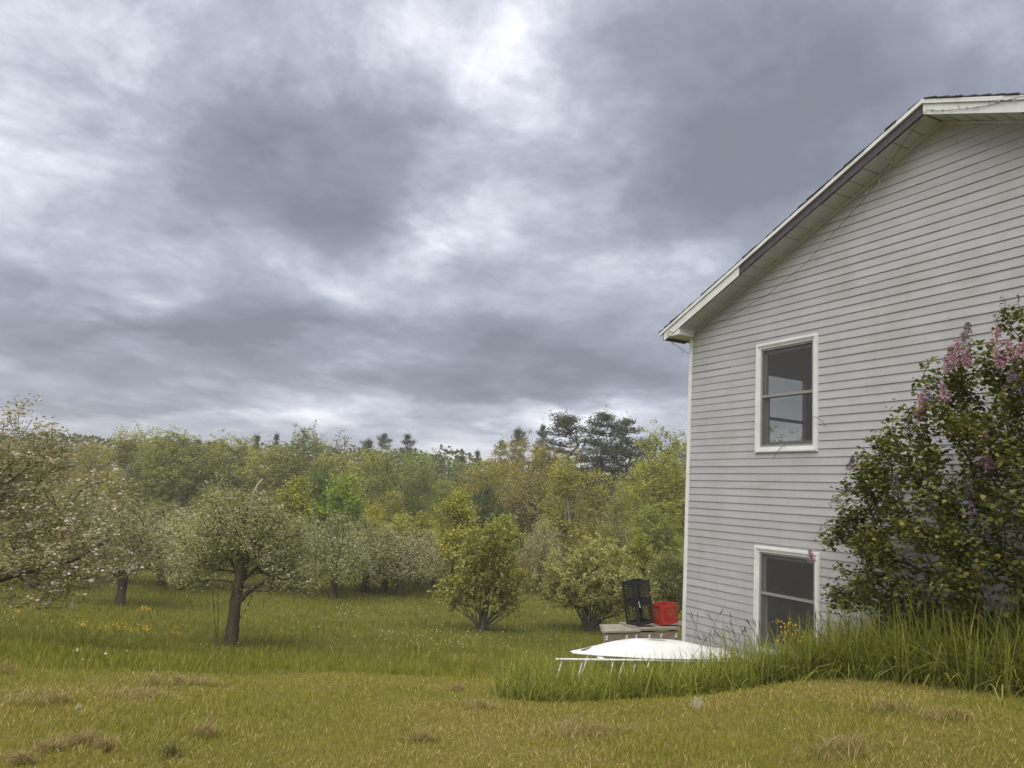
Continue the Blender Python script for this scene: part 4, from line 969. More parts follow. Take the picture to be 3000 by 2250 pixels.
def pine_proto(seed, n_tier, dense, name='pine_tree', spruce=False, H=14.0):
    rng = np.random.default_rng(seed); A = []; B = []; ra = []; rb = []; NP = []; NS = []
    tk = [np.array([rng.normal(0, .04)*k, rng.normal(0, .04)*k, H*k/14]) for k in range(15)]
    for k in range(14): A.append(tk[k]); B.append(tk[k+1]); ra.append(.22*(1-k/15)+.02); rb.append(.22*(1-(k+1)/15)+.02)
    for ti in range(n_tier):
        f = ti/(n_tier-1); z = H*(.25+.73*f)+rng.uniform(-.25, .25)
        prof = ((1-f)**.55*3.3+.55)*rng.uniform(.6, 1.15) if not spruce else (1-f)*2.0+.2
        nb = rng.integers(4, 8) if not spruce else 8
        a0 = rng.uniform(0, 6.28)
        for b in range(nb):
            a = a0+b*6.283/nb+rng.normal(0, .35); L = prof*rng.uniform(.5, 1.15); rise = rng.uniform(.12, .55) if not spruce else rng.uniform(-.35, -.1)
            c = np.array([np.interp(z, [0, H], [0, tk[14][0]]), np.interp(z, [0, H], [0, tk[14][1]]), z+rng.normal(0, .15)]); prev = c; d = np.array([math.cos(a), math.sin(a), 0])
            for s in range(1, 5):
                g = s/4; p = c+d*L*g+np.array([0, 0, L*rise*g*g*1.2+rng.normal(0, .06)]); A.append(prev); B.append(p); ra.append(.05*(1-g)+.03); rb.append(.05*(1-g)+.015)
                if s > 1 or spruce:
                    for cl in range(2 if not spruce else 1):
                        side = np.array([-d[1], d[0], 0]); cc = prev+(p-prev)*rng.random()+side*rng.normal(0, .22*L+.05)*(1.15-g)+np.array([0, 0, rng.uniform(0, .22)])
                        m = int(dense*(.8+.3*L)); NP.append(cc+rng.normal(0, 1, (m, 3))*np.array([.26, .26, .13])*(1 if not spruce else .8))
                prev = p
    NP.append(tk[14]+rng.normal(0, .18, (60, 3))*np.array([1, 1, 2.2]))
    root = empty(name); V, F = edge_tubes(np.array(A), np.array(B), np.array(ra), np.array(rb), 4); link('trunk', np_mesh('trunk', V, F, BARK_PINE, None, True), root)
    P = np.concatenate(NP); V, F = leaf_quads(rng, P, .24, .36, .2)
    c = 1.15*palette(rng, len(P), [(.075, .090, .058), (.095, .11, .068), (.060, .072, .048), (.12, .132, .078)])
    link('crown', np_mesh('crown', V, F, NEEDLE, np.repeat(c, 4, 0)), root); return root
PROTO = {}
def fproto(kind, v):
    key = (kind, v)
    if key not in PROTO:
        if kind == 'pine': p = pine_proto(200+v, 13, 20)
        elif kind == 'spruce': p = pine_proto(230+v, 22, 10, 'spruce_tree', True)
        else: p = forest_proto(kind, 100+v*7+len(kind))
        bb = np.array([w.co[:] for c in p.children for w in c.data.vertices]); hi = np.percentile(bb[:, 2], 99.8); wd = np.percentile(np.abs(bb[:, 0]), 97)*2
        PROTO[key] = [p, hi, wd, False]
    return PROTO[key]
GRP = {'leafy': 'leafy green trees of the far wood', 'dome': 'domed olive trees of the far wood', 'slender': 'slender yellowish trees of the far wood', 'twiggy': 'twiggy rust-brown trees of the far wood', 'bare': 'bare trees of the far wood', 'sapling': 'saplings in front of the far wood', 'pine': 'pines above the far wood', 'spruce': 'spruces of the far wood'}
LAB = {'leafy': 'leafy green tree in the wood beyond the orchard', 'dome': 'round-headed olive tree in the wood beyond the orchard', 'slender': 'slender yellow-green tree in the wood beyond the orchard', 'twiggy': 'rust-brown twiggy tree in the wood beyond the orchard', 'bare': 'bare leafless tree rising from the wood', 'sapling': 'yellow-green sapling at the edge of the wood', 'pine': 'tall dark pine rising above the wood', 'spruce': 'small dark spruce in the wood'}
# kind, variant, x and y of the top in the photograph, width there, distance, tint, own label
W = [
 ('pine', 0, 1075, 1285, 62, 105, None, None), ('pine', 1, 1126, 1268, 70, 108, None, None), ('pine', 2, 1192, 1270, 88, 104, None, None), ('pine', 1, 1472, 1288, 60, 110, None, None), ('pine', 0, 1525, 1254, 70, 106, None, None), ('pine', 2, 1590, 1242, 75, 100, None, None),
 ('pine', 0, 1680, 1213, 200, 84, None, 'broad dark pine left of the tallest pine group above the wood'), ('pine', 1, 1768, 1206, 200, 82, None, 'tallest dark pine standing over the yellow birches'), ('pine', 2, 1840, 1224, 190, 84, None, None), ('pine', 1, 1895, 1284, 90, 98, None, None),
 ('spruce', 0, 1404, 1318, 42, 105, None, None), ('spruce', 0, 520, 1275, 60, 112, (.9, .95, 1), None), ('spruce', 0, 590, 1285, 60, 112, None, None), ('spruce', 0, 630, 1290, 50, 112, None, None), ('spruce', 0, 310, 1310, 60, 100, None, None), ('spruce', 0, 1360, 1332, 46, 108, None, None), ('spruce', 0, 745, 1272, 50, 112, None, None), ('spruce', 0, 815, 1268, 40, 112, None, None),
 ('bare', 0, 1005, 1258, 90, 96, (1, 1, 1), 'bare grey tree against the sky beside the small pines'), ('bare', 1, 730, 1262, 80, 100, None, None), ('bare', 0, 660, 1268, 90, 104, None, None), ('bare', 1, 545, 1268, 70, 100, None, None), ('bare', 0, 410, 1258, 70, 96, None, None), ('bare', 1, 280, 1282, 90, 90, None, None), ('bare', 0, 800, 1275, 80, 100, None, None), ('bare', 1, 230, 1290, 80, 92, None, None),
 ('leafy', 0, 40, 1300, 260, 80, None, None), ('leafy', 1, 180, 1310, 240, 78, (1.2, 1.05, .9), None), ('slender', 0, 380, 1242, 130, 74, (.9, .95, 1.25), 'pale tall birch with a pointed crown above the orchard'), ('slender', 1, 280, 1295, 190, 66, (1, .95, .9), None), ('slender', 2, 455, 1250, 120, 82, (.85, 1, 1.4), None),
 ('leafy', 2, 500, 1255, 210, 76, None, 'big bright green maple-like tree above the lone apple tree'), ('leafy', 0, 600, 1290, 200, 80, (1.05, 1, 1), None), ('leafy', 1, 700, 1278, 220, 86, (1.1, 1.05, 1), None), ('leafy', 2, 800, 1300, 210, 82, (1.1, 1.05, 1.05), None), ('leafy', 0, 908, 1248, 160, 84, (.95, 1, 1), 'green round-topped tree standing highest beside the bare tree'), ('leafy', 1, 990, 1320, 190, 80, (1.1, 1, 1), None), ('leafy', 2, 1090, 1310, 210, 78, (1.1, 1.02, 1), None),
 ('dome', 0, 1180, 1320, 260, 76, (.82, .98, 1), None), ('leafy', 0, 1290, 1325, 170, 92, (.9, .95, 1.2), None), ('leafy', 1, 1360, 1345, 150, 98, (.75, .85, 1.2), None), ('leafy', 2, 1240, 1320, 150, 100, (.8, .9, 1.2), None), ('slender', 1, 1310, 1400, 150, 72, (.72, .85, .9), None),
 ('dome', 0, 1545, 1285, 260, 80, (1.12, 1, .9), 'large dome-shaped olive tree left of the pines'), ('dome', 1, 1450, 1335, 240, 76, (1.1, 1.03, .9), None), ('twiggy', 0, 1570, 1335, 200, 66, None, 'reddish brown twiggy tree before the domed olive tree'), ('twiggy', 1, 1520, 1380, 150, 66, None, None),
 ('slender', 0, 1665, 1318, 150, 52, (1, 1.02, .9), 'yellow-green birch with a forked white trunk below the pines'), ('slender', 1, 1745, 1372, 130, 50, (.95, .95, .9), 'birch with a pale wavy trunk beside the forked birch'), ('slender', 2, 1815, 1408, 100, 46, (.82, .88, 1), 'thin birch with a single straight white trunk'), ('twiggy', 0, 1880, 1345, 170, 74, (.85, .95, .9), None),
 ('leafy', 1, 1965, 1255, 230, 66, (1.06, 1.06, .92), 'bright green tall tree beside the house corner'), ('leafy', 2, 1930, 1320, 220, 60, (1.12, 1.06, .85), None), ('leafy', 0, 2060, 1270, 220, 70, (1.02, 1.02, .92), None), ('leafy', 1, 2200, 1240, 260, 74, None, None), ('leafy', 2, 1900, 1470, 190, 54, (1.0, 1.02, .85), None), ('leafy', 0, 2110, 1350, 240, 62, (1.15, 1.1, .95), None), ('leafy', 1, 2320, 1290, 260, 70, None, None),
 ('twiggy', 1, 640, 1400, 180, 62, (.9, 1.05, .9), None), ('twiggy', 0, 1080, 1400, 220, 62, (.8, .95, .8), None), ('slender', 2, 350, 1370, 190, 58, (1, .95, .85), None), ('slender', 0, 240, 1400, 190, 56, (.95, .92, .85), None), ('slender', 1, 1160, 1430, 150, 58, (.9, .95, .85), None), ('leafy', 0, 480, 1450, 200, 58, (.95, .9, .9), None), ('leafy', 2, 150, 1420, 200, 60, (1.1, 1, .9), None), ('twiggy', 1, 770, 1420, 190, 60, (.8, .95, .8), None),
 ('sapling', 0, 878, 1392, 125, 48, (.95, 1.08, .9), 'bright yellow-green sapling in front of a dark tree'), ('leafy', 1, 950, 1358, 115, 52, (.55, .72, .75), 'narrow dark green tree beside the bright yellow sapling'), ('sapling', 1, 1022, 1385, 120, 50, (.72, .95, .8), None), ('sapling', 2, 1095, 1468, 70, 46, (1.1, 1.1, .9), None), ('sapling', 0, 1240, 1495, 110, 45, (1.05, 1.1, .9), None), ('sapling', 1, 1180, 1500, 90, 45, (1.05, 1.08, .9), None), ('sapling', 2, 1345, 1418, 120, 40, (.95, 1, .95), 'tall sapling with a slim bare stem behind the arching shrub'),
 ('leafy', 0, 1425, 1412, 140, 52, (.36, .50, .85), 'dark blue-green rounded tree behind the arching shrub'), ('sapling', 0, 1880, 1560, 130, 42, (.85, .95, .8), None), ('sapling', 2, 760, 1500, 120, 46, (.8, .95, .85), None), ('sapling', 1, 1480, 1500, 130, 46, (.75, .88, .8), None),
]
birch_trunk = []
for q in range(3):
    r_ = random.Random(40+q); m = MB(); a = r_.uniform(-.25, .25); b = r_.uniform(-.3, .3)
    m.tube([tuple(p) for p in spline([(0, -.25, 0), (a*.4, -.3, 1.8), (a, -.35, 3.6), (a*.6, -.2, 5.6), (b, 0, 7.6)], 5)], list(np.linspace(.105, .035, 21)), 7)
    if q == 0: m.tube([tuple(p) for p in spline([(a*.5, -.3, 2.4), (-.5, -.4, 4.2), (-.75, -.2, 6)], 5)], list(np.linspace(.07, .03, 11)), 6)
    birch_trunk.append(m.mesh('trunk', BARK_BIRCH, True))
OWN = {('pine', 1075): 'rounded small pine tip beside the bare grey tree', ('pine', 1126): 'slim ragged pine between two other small pines', ('pine', 1192): 'fan-shaped pine last of the small skyline group', ('pine', 1472): 'small pine tip just showing over the domed olive tree', ('pine', 1525): 'pine half sunk behind the domed olive tree', ('pine', 1590): 'lone narrow pine between the domed tree and the broad pine', ('pine', 1840): 'dark pine crowding the tallest pine on the house side', ('pine', 1895): 'faint lower pine between the tall pines and the house corner',
       ('spruce', 1404): 'pointed dark spruce in the dip of the treeline', ('spruce', 310): 'dark spruce in the gap behind the pale tall birch', ('spruce', 1360): 'short spruce beside the pointed spruce in the treeline dip',
       ('leafy', 40): 'green tree behind the big blossoming apple tree', ('leafy', 180): 'tan-green tree behind the blossom branches', ('leafy', 600): 'green tree between the bright green maple-like tree and the bare twigs', ('leafy', 990): 'low green tree under the bare grey tree', ('leafy', 1090): 'green tree below the small skyline pines', ('leafy', 1290): 'hazy green tree in the dip of the treeline', ('leafy', 1360): 'dull bluish tree at the lowest dip of the treeline', ('leafy', 1930): 'yellow-green leafy tree behind the crates', ('leafy', 1900): 'low yellow-green tree above the black crates', ('leafy', 480): 'green tree rising between two orchard apple trees', ('leafy', 2060): 'green tree mostly hidden behind the house corner',
       ('slender', 280): 'yellow tree beside the pale tall birch', ('slender', 455): 'pale feathery tree touching the bright green maple-like tree', ('slender', 350): 'yellowish birch in front of the pale tall birch', ('slender', 240): 'golden birch behind the leaning-trunk apple tree', ('slender', 1310): 'olive slender tree behind the tall slim sapling', ('slender', 1160): 'olive slender tree behind the greyish apple tree',
       ('dome', 1180): 'green round-headed tree under the fan-shaped pine', ('dome', 1450): 'olive round-headed tree over the dark blue-green tree', ('twiggy', 1520): 'brown twiggy tree beside the dark blue-green tree', ('twiggy', 1880): 'brownish tree between the thin birch and the house corner', ('twiggy', 640): 'brownish twiggy tree behind the lone apple tree', ('twiggy', 1080): 'wide grey-brown twiggy tree in the middle of the wood', ('twiggy', 770): 'twiggy tree beside the bright yellow sapling',
       ('sapling', 1022): 'green-yellow sapling beside the narrow dark green tree', ('sapling', 1095): 'little bright yellow sapling above the orchard crowns', ('sapling', 1240): 'yellow sapling behind the greyish apple tree', ('sapling', 1180): 'yellow sapling showing over the greyish apple tree', ('sapling', 1880): 'sapling behind the black crates', ('sapling', 760): 'sapling behind the lone apple tree crown', ('sapling', 1480): 'sapling behind the tall yellow-green shrub'}
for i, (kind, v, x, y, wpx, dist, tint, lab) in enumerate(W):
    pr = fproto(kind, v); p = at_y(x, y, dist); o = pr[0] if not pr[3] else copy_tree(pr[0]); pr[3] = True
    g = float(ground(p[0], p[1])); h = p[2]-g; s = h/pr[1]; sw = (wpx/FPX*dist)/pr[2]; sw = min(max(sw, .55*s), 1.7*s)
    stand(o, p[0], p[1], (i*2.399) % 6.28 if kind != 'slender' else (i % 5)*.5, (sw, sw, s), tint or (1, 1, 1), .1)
    lab = lab or OWN.get((kind, x))
    if kind == 'slender':
        r_ = random.Random(i); link('trunk', birch_trunk[i % 3], o)
    tag(o, lab or LAB[kind], {'pine': 'pine', 'spruce': 'spruce', 'sapling': 'sapling'}.get(kind, 'tree'), GRP[kind])
# the wood behind, which reads as one mass
rng = np.random.default_rng(77); n = 26000
X = rng.uniform(-95, 70, n); Y = rng.uniform(112, 128, n); top = 3.6+1.8*vnoise(X, Y*0, .12, 5)+1.2*vnoise(X, Y*0, .5, 6); Z = -6+(top+6)*rng.random(n)**.7
V, F = leaf_quads(rng, np.stack([X, Y, Z], 1), .75, .7)
tag(link('distant_wood', np_mesh('distant_wood', V, F, LEAF, np.repeat(palette(rng, n, [(.11, .125, .045), (.135, .145, .05), (.09, .105, .042)]), 4, 0))), 'distant green wood closing the view behind the trees', 'wood', kind='stuff')
# undergrowth along the foot of the wood
n = 30000; X = rng.uniform(-46, 34, n); Y = 42+rng.uniform(0, 10, n)+2.5*np.sin(X*.2); hh = .5+1.9*vnoise(X, Y, .35, 9); Z = ground(X, Y)+hh*rng.random(n)**1.3
V, F = leaf_quads(rng, np.stack([X, Y, Z], 1), .19, .6)
tag(link('undergrowth', np_mesh('undergrowth', V, F, LEAF, np.repeat(palette(rng, n, [(.16, .16, .04), (.20, .185, .055), (.125, .125, .034), (.18, .15, .055)]), 4, 0))), 'low brushy undergrowth along the foot of the wood', 'undergrowth', kind='stuff')

# ------------------------------------------------------------------ lilac against the gable wall
LILAC_LEAF = leafy('lilac_leaf', .36, .55, .25); PETAL = leafy('lilac_petal', .3, .6, .2)
def on_gable(x, y, o):
    q = px_ray(x, y); k = float((HC+HN*o) @ HN)/float(q @ HN); P = q*k; return float((P-HC) @ HD), float(P[2])
LIL = [(3.0, -.55), (3.22, -.05), (3.50, .50), (3.98, .86), (4.35, 1.06), (4.60, 1.40), (4.75, 1.68), (5.05, 1.70), (5.40, 1.85), (5.9, 2.0), (6.5, 1.8), (7.0, 1.0), (7.2, 0), (7.0, -1.0), (6, -1.2), (4.6, -1.2), (3.95, -1.15), (3.15, -.95)]
def build_lilac():
    rng = np.random.default_rng(88)
    base = hw(5.35, .6, 0); gz = float(ground(base[0], base[1])); base = np.array([base[0], base[1], gz-.05])
    def sample(n, shell=False):
        out = []
        while len(out) < n:
            t, z, u = rng.uniform(3.2, 7.2), rng.uniform(-1.5, 2.0), rng.random()
            if not in_poly(LIL, np.array([t]), np.array([z]))[0]: continue
            # depth of the bush: fullest low and in the middle
            dep = .30+.85*float(sstep(3.1, 4.9, t))*(1-.5*float(sstep(.2, 2.0, z)))*(.45+.55*float(sstep(-1.2, -.3, z)))
            o = .38+dep*(u if not shell else u**.45)
            out.append(hw(t, o, z)-base)
        return np.array(out)
    T = sample(760)
    trunk = [np.zeros(3), np.array([0, 0, .25]), np.array([0, 0, .5])]
    A, par = grow(rng, trunk, T, .5, .25, .05, .3); r = radii(par, .0032, .42, .04)
    i = np.arange(1, len(A)); V, F = edge_tubes(A[par[i]], A[i], np.minimum(r[par[i]], r[i]*1.5), r[i], 5)
    root = tag(empty('lilac_bush', tuple(base)), 'large lilac bush with purple and faded flower heads against the gable wall', 'bush')
    link('stems', np_mesh('stems', V, F, BARK_GREY, None, True), root)
    # leaves in opposite pairs along the twigs
    thin = i[r[i] < .011]; n = 34000; src = rng.choice(thin, n); f = rng.random(n)[:, None]
    C = A[par[src]]*(1-f)+A[src]*f; C = C+rng.normal(0, .055, C.shape)
    keep = ((C+base-HC) @ HN) > .05; C = C[keep]; n = len(C)
    a = rng.uniform(0, 2*np.pi, n); dirv = np.stack([np.cos(a), np.sin(a), rng.normal(-.25, .45, n)], 1); dirv /= np.linalg.norm(dirv, axis=1, keepdims=True)
    nrm = np.stack([rng.normal(0, .45, n), rng.normal(0, .45, n), np.ones(n)], 1); nrm -= dirv*(nrm*dirv).sum(1, keepdims=True); nrm /= np.linalg.norm(nrm, axis=1, keepdims=True); side = np.cross(dirv, nrm)
    L = rng.uniform(.038, .070, n)
    shape = [(0, 0, 0), (.18, .30, .05), (.48, .33, .07), (1.0, 0, -.10), (.48, -.33, .07), (.18, -.30, .05), (.5, 0, -.01)]
    tone = vnoise(C[:, 0]*1.0+C[:, 2], C[:, 1]+C[:, 2]*.5, 2.2, 4); young = rng.random(n) < (.07+.28*sstep(.5, .9, tone))
    cols = palette(rng, n, [(.112, .128, .026), (.138, .148, .032), (.090, .106, .023), (.165, .168, .038)], .2); cols[young] = palette(rng, int(young.sum()), [(.195, .200, .038), (.225, .218, .042), (.165, .175, .032)], .2)
    front = ((C+base-HC) @ HN)+rng.normal(0, .15, n)+.25*(C[:, 2]); big = np.argsort(-front*L)[:280]; mask = np.ones(n, bool); mask[big] = False
    idx = np.where(mask)[0]
    V = np.stack([C[idx]+L[idx, None]*(dirv[idx]*u+side[idx]*v+nrm[idx]*w) for u, v, w in shape], 1).reshape(-1, 3); o = np.arange(len(idx))*7
    F = np.concatenate([np.stack([o, o+1, o+2, o+6], 1), np.stack([o+6, o+2, o+3, o+3], 1)[:, :3], ] if False else [np.stack([o, o+1, o+2, o+6], 1), np.stack([o, o+6, o+4, o+5], 1)])
    F3 = np.concatenate([np.stack([o+6, o+2, o+3], 1), np.stack([o+6, o+3, o+4], 1)])
    tag(link('foliage', np_mesh('foliage', V, [F, F3], LILAC_LEAF, np.repeat(cols[idx], 7, 0)), root), kind='stuff')
    lv = []
    for k in range(6):
        v = np.array(shape)*np.array([1, 1+.12*(k-2.5)/2.5, 1+.5*((k % 3)-1)])
        lv.append(np_mesh('leaf', v, [np.array([[0, 1, 2, 6], [0, 6, 4, 5]]), np.array([[6, 2, 3], [6, 3, 4]])], LILAC_LEAF, np.ones((7, 3))))
    for q, j in enumerate(big):
        m = Matrix([[dirv[j][a_]*L[j], side[j][a_]*L[j], nrm[j][a_]*L[j], C[j][a_]] for a_ in range(3)]+[[0, 0, 0, 1]])
        ob = link('leaf', lv[q % 6], root); ob.matrix_local = m; ob.color = (*cols[j], 1)
    # flower heads
    def head(x, y, o, size, pal, name, seed, tiltx):
        r2 = np.random.default_rng(seed); t, z = on_gable(x, y, o); c = hw(t, o, z)-base; n2 = int(170*size/.16) if name == 'flower_head' else int(46*size/.16)
        h = r2.random(n2); a2 = r2.uniform(0, 6.283, n2); rad = (.30*(1-h)**.7+.04)*size*np.sqrt(r2.random(n2))*1.05
        P = np.stack([np.cos(a2)*rad+tiltx*h*size, np.sin(a2)*rad, h*size-.2*size], 1)+c
        V, F = leaf_quads(r2, P, .020 if name == 'flower_head' else .014, .8, 0.1); cc = np.repeat(palette(r2, n2, pal, .22), 4, 0)
        tag(link(name, np_mesh(name, V, F, PETAL, cc), root), kind='stuff')
        link('flower_stalk', MB().tube([tuple(c+np.array([0, 0, -.35*size])), tuple(c+np.array([tiltx*.6*size, 0, .6*size]))], [.003, .0015], 4).mesh('flower_stalk', M_TWIG), root)
    PINK = [(.46, .24, .37), (.54, .33, .45), (.37, .18, .31), (.60, .42, .51)]; VIO = [(.24, .19, .26), (.29, .23, .31), (.18, .14, .20)]; OLD = [(.085, .060, .070), (.12, .085, .095), (.06, .045, .045)]
    rr = random.Random(4)
    for k, (x, y, s) in enumerate([(2795, 1060, .15), (2815, 1050, .17), (2835, 1065, .13), (2780, 1085, .13), (2932, 1065, .14), (2962, 1050, .16), (2990, 1040, .17), (2915, 1000, .13), (2692, 1205, .17), (2712, 1195, .14), (2695, 1230, .11), (2895, 1360, .14), (2905, 1365, .11), (2380, 1640, .12), (2770, 1165, .14), (3010, 1010, .15), (2882, 1290, .11)]):
        head(x, y, 1.22 if x > 2600 else .80, s*1.25, PINK, 'flower_head', 300+k, rr.uniform(-.3, .3))
    for k, (x, y, s) in enumerate([(2825, 1000, .19), (2490, 1370, .14), (2735, 1485, .11), (2850, 1500, .09), (2975, 1150, .17), (2620, 1420, .11), (2710, 1420, .1), (2930, 1490, .08), (2840, 1440, .10), (2480, 1440, .09), (2960, 1130, .14), (2720, 1180, .12)]):
        head(x, y, 1.22 if x > 2600 else .80, s*1.2, VIO, 'flower_head', 340+k, rr.uniform(-.3, .3))
    for k, (x, y, s) in enumerate([(2955, 925, .20), (2985, 905, .14), (2930, 955, .12), (2728, 1130, .17), (2742, 1122, .13), (2650, 1262, .16), (2665, 1250, .10), (2432, 1475, .11), (2422, 1545, .11), (2400, 1560, .08), (2510, 1355, .12), (2545, 1365, .10), (2660, 1250, .12), (2880, 1400, .1)]):
        head(x, y, 1.15 if x > 2600 else .78, s*1.15, OLD, 'faded_flower_head', 380+k, rr.uniform(-.4, .4))
build_lilac()

# ------------------------------------------------------------------ flowers, seed heads and hay on the ground
M_STEM = solid('flower_stem', (.10, .14, .03), .7, .15, 10); M_PUFF = solid('dandelion_puff', (.50, .49, .42), .9, .1, 90)
def icos(r, sub=1):
    import bmesh
    bm = bmesh.new(); bmesh.ops.create_icosphere(bm, subdivisions=sub, radius=r); V = [v.co[:] for v in bm.verts]; F = [[v.index for v in f.verts] for f in bm.faces]; bm.free(); return V, F
V, F = icos(.021, 2); rj = np.random.default_rng(2); V = np.array(V)*rj.uniform(.8, 1.15, (len(V), 1))
puff_me = np_mesh('seed_head', V, np.array(F), M_PUFF); stem_me = MB().tube([(0, 0, 0), (.004, 0, .1), (0, 0, .2)], .0025, 4).mesh('stem', M_STEM)
rng = random.Random(15)
spots = []
for k in range(75): spots.append((rng.gauss(1330, 190), rng.gauss(1878, 22)))
for k in range(22): spots.append((rng.uniform(850, 1250), rng.gauss(1808, 14)))
for k in range(40): spots.append((rng.uniform(0, 1500), rng.uniform(1775, 1930)))
spots += [(28, 1788), (90, 1788), (10, 1832), (22, 1830), (135, 1843), (170, 1830), (150, 1833), (222, 1936), (1125, 1884), (1130, 1886), (1280, 1908), (305, 1950), (240, 1949)]
nd = 0
for x, y in spots:
    p = on_ground(x, y+rng.uniform(2, 6))
    if p[1] < meadow_y(p[0])+.2 or p[1] > 45 or (x > 1640): continue
    s = rng.uniform(.45, .8)*(1 if p[1] < 22 else 1.15); d = tag(empty('dandelion', (p[0], p[1], float(ground(p[0], p[1]))-.01), rng.uniform(0, 6)), 'white dandelion seed head standing in the meadow grass', 'dandelion', 'dandelion seed heads in the meadow')
    d.scale = (s, s, s*rng.uniform(.9, 1.35)); link('stem', stem_me, d); link('seed_head', puff_me, d, (0, 0, .205)); nd += 1
print('dandelions', nd)
YF = leafy('yellow_petal', .3, .5, .2)
def flower_clump(p, w, h, n, label, seed, group=None):
    r = np.random.default_rng(seed); root = tag(empty('yellow_flower_clump', (p[0], p[1], float(ground(p[0], p[1])))), label, 'flowers', group)
    S = MB(); P = []
    for k in range(n):
        a = r.normal(0, w*.4, 2); hh = h*r.uniform(.7, 1.1); S.tube([(a[0]*.5, a[1]*.5, 0), (a[0], a[1], hh)], .003, 4)
        for q in range(6): P.append((a[0]+r.normal(0, .022), a[1]+r.normal(0, .022), hh+r.uniform(-.10, .02)))
    S.build('stems', M_STEM, root)
    V, F = leaf_quads(r, np.array(P), .034, .9, .3); tag(link('petals', np_mesh('petals', V, F, YF, np.repeat(palette(r, len(P), [(.72, .47, .03), (.66, .42, .03), (.75, .55, .06)]), 4, 0)), root), kind='stuff')
for k, (x, y, w, h, n, lab) in enumerate([(415, 1815, .30, .42, 14, 'tall yellow flower clump nearest the trunk of the leaning apple tree'), (440, 1812, .22, .36, 7, None), (240, 1866, .26, .36, 12, None), (296, 1864, .22, .30, 5, None), (343, 1868, .30, .36, 14, None), (424, 1870, .26, .36, 11, None), (392, 1866, .18, .24, 4, None), (510, 1874, .26, .30, 6, None), (36, 1822, .22, .3, 5, None)]):
    flower_clump(on_ground(x, y), w, h, n, lab or 'small yellow flower clump in the long meadow grass', 500+k, 'yellow flower clumps in the meadow')
for k, (x, y, o) in enumerate([(2285, 1800, .55), (2330, 1800, .5), (2310, 1830, .6)]):
    t, z = on_gable(x, y, o); p = hw(t, o, z); g = float(ground(p[0], p[1])); flower_clump(p, .10, z-g-.02, 4, 'yellow flowers in the tall grass before the lower window', 520+k, 'yellow flowers under the lower window')
HAYP = [(.36, .29, .15), (.30, .23, .105), (.44, .37, .21), (.25, .20, .08), (.22, .20, .07)]
def hay(x, y, wpx, hgt, label, seed, pal=HAYP, dens=1.0):
    p = on_ground(x, y); w = wpx/FPX*p[1]; r = np.random.default_rng(seed); n = int(900*dens*w**1.3+90)
    a = r.normal(0, .36, (n, 2))*w; a[:, 1] *= .9; hh = hgt*np.exp(-((a/w/.42)**2).sum(1))
    P = np.stack([p[0]+a[:, 0], p[1]+a[:, 1], 0*hh], 1); P[:, 2] = ground(P[:, 0], P[:, 1])+.012+hh*r.random(n)
    lab = P-np.array([p[0], p[1], 0]); gz = float(ground(p[0], p[1])); lab[:, 2] -= gz
    V, F, C = blades(lab, r.uniform(.05, .13, n), r.uniform(.003, .0055, n), r.uniform(0, 6.28, n), r.uniform(.9, 1.7, n), palette(r, n, pal, .2), 3)
    tag(link('hay_clump', np_mesh('hay_clump', V, F, GRASS, C), None, (p[0], p[1], gz)), label, 'hay clump', 'clumps of cut grass on the lawn', 'stuff' if hgt < .06 or wpx > 110 else None)
BROWN = [(.33, .25, .13), (.27, .20, .10), (.40, .31, .17), (.23, .19, .08)]
for k, h in enumerate([(100, 2062, 115, .10, 'wide dry mound of cut grass with a small one beside it'), (182, 2062, 26, .04, 'small tuft of cut grass beside the wide dry mound'), (447, 2008, 42, .10, 'dark rounded tuft of cut grass near the meadow edge'), (524, 2008, 30, .06, 'low green-grey tuft between two cut-grass tufts'), (590, 2008, 70, .05, 'spread-out row of cut grass near the meadow edge'), (405, 2045, 140, .025, 'flat pale patch of scattered clippings'), (600, 2160, 46, .07, 'small reddish brown tuft of dry grass on the open lawn', BROWN), (1338, 2026, 32, .05, 'brown tuft of dry grass in front of the tall grass', BROWN),
        (1720, 2150, 190, .035, 'flat patch of pale straw below the mound crest'), (2470, 2212, 165, .09, 'pale arched straw clump on the mown mound'), (2770, 2110, 110, .05, 'loose straw clump on the mound near the lilac'), (15, 1975, 45, .10, 'tan tuft of cut grass at the very edge of the meadow'), (150, 2200, 46, .02, 'brown bare patch of thatch on the lawn', BROWN), (245, 2180, 50, .02, 'second brown patch of thatch on the lawn', BROWN), (1970, 2000, 90, .04, 'tan straw lying on the crest of the mound'), (310, 2200, 30, .03, 'dark brown tuft beside the bare thatch patches', BROWN), (1400, 2075, 100, .02, 'thin pale scatter of straw in the middle of the lawn'), (1230, 2170, 60, .02, 'faint scatter of straw on the plain lawn'), (2600, 2085, 120, .03, 'thin straw scatter on the mound before the tall grass'), (60, 2240, 34, .03, 'dark brown tuft at the foot of the lawn', BROWN), (500, 2220, 34, .03, 'darker tuft of uncut blades on the lawn', [(.12, .12, .03), (.09, .09, .025), (.2, .17, .06)])]):
    hay(h[0], h[1], h[2], h[3], h[4], 600+k, *(h[5:]))
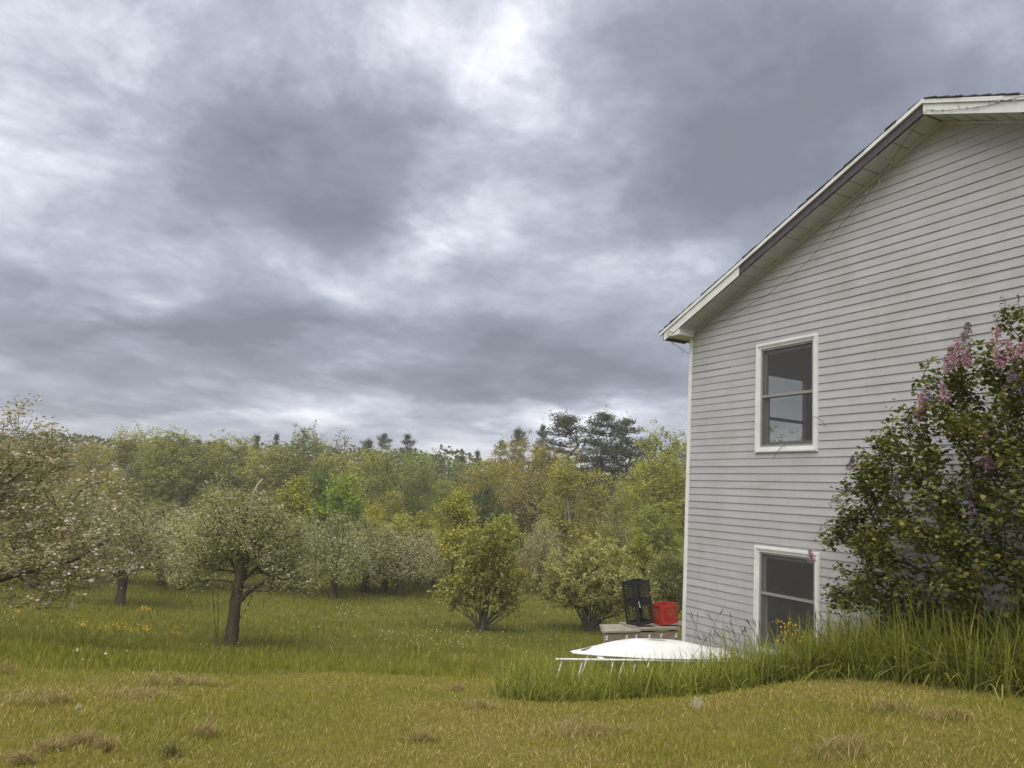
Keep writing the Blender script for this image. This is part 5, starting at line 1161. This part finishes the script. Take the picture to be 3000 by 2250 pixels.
def fluff(x, y, s, label):
    p = on_ground(x, y); r = np.random.default_rng(int(x)); n = 140; P = r.normal(0, s*.35, (n, 3))+np.array([0, 0, s*.6])
    V, F, C = blades(P, np.full(n, s*.5), np.full(n, .003), r.uniform(0, 6.28, n), r.uniform(.2, 1.6, n), palette(r, n, [(.6, .58, .5), (.5, .47, .4)]), 2)
    tag(link('seed_fluff', np_mesh('seed_fluff', V, F, GRASS, C), None, (p[0], p[1], float(ground(p[0], p[1])))), label, 'seed fluff')
fluff(2042, 2082, .07, 'white ball of seed fluff on the dry mound crest'); fluff(228, 2082, .03, 'tiny white tuft of seed fluff on the open lawn')
# flowering grass stalks standing above the tall grass
def stalks():
    r = np.random.default_rng(9); root = tag(empty('grass_stalks', (2.6, 9.0, -2.2)), 'dark flowering grass stalks rising before the gable wall', 'grass', kind='stuff'); S = MB(); H = []
    for k in range(46):
        x = r.uniform(2010, 2235) if k < 34 else r.uniform(2330, 2520); y = r.uniform(1775, 1890); o = r.uniform(.5, 1.3); t, z = on_gable(x, y, o); p = hw(t, o, z); g = float(ground(p[0], p[1]))
        if z-g < .3 or z-g > 1.25: continue
        lean = r.normal(-.12, .12); b = np.array([p[0]-lean*2, p[1]+r.normal(0, .1), g]); m = (b+p)/2+np.array([-lean*.4, 0, .03]); pts = spline([b-np.array([2.6, 9.0, -2.2]), m-np.array([2.6, 9.0, -2.2]), p-np.array([2.6, 9.0, -2.2])], 5)
        S.tube([tuple(q) for q in pts], list(np.linspace(.0035, .0018, len(pts))), 4)
        e = pts[-1]; d = (pts[-1]-pts[-3]); d /= np.linalg.norm(d); S.tube([tuple(e-d*.10), tuple(e-d*.05), tuple(e)], [.002, .0065, .002], 5)
    me = S.mesh('stalks', M_STALK, True); o_ = link('stalks', me, root); tag(o_, kind='stuff')
M_STALK = solid('grass_stalk', (.105, .10, .045), .8, .2, 10)
stalks()

# ------------------------------------------------------------------ thin haze in the air
def build_haze():
    m = bpy.data.materials.new('haze'); m.use_nodes = True; t = NT(m.node_tree)
    v = t.add('ShaderNodeVolumePrincipled', {'Color': (1.0, .97, .90, 1), 'Density': .0011, 'Anisotropy': .2})
    o = t.add('ShaderNodeOutputMaterial'); t.l.new(v.outputs[0], o.inputs['Volume'])
    tag(MB().box((-410, -70, -7.2), (410, 430, 13.5)).build('haze', m), 'thin pale haze in the air over the orchard', 'haze', kind='stuff')
build_haze()
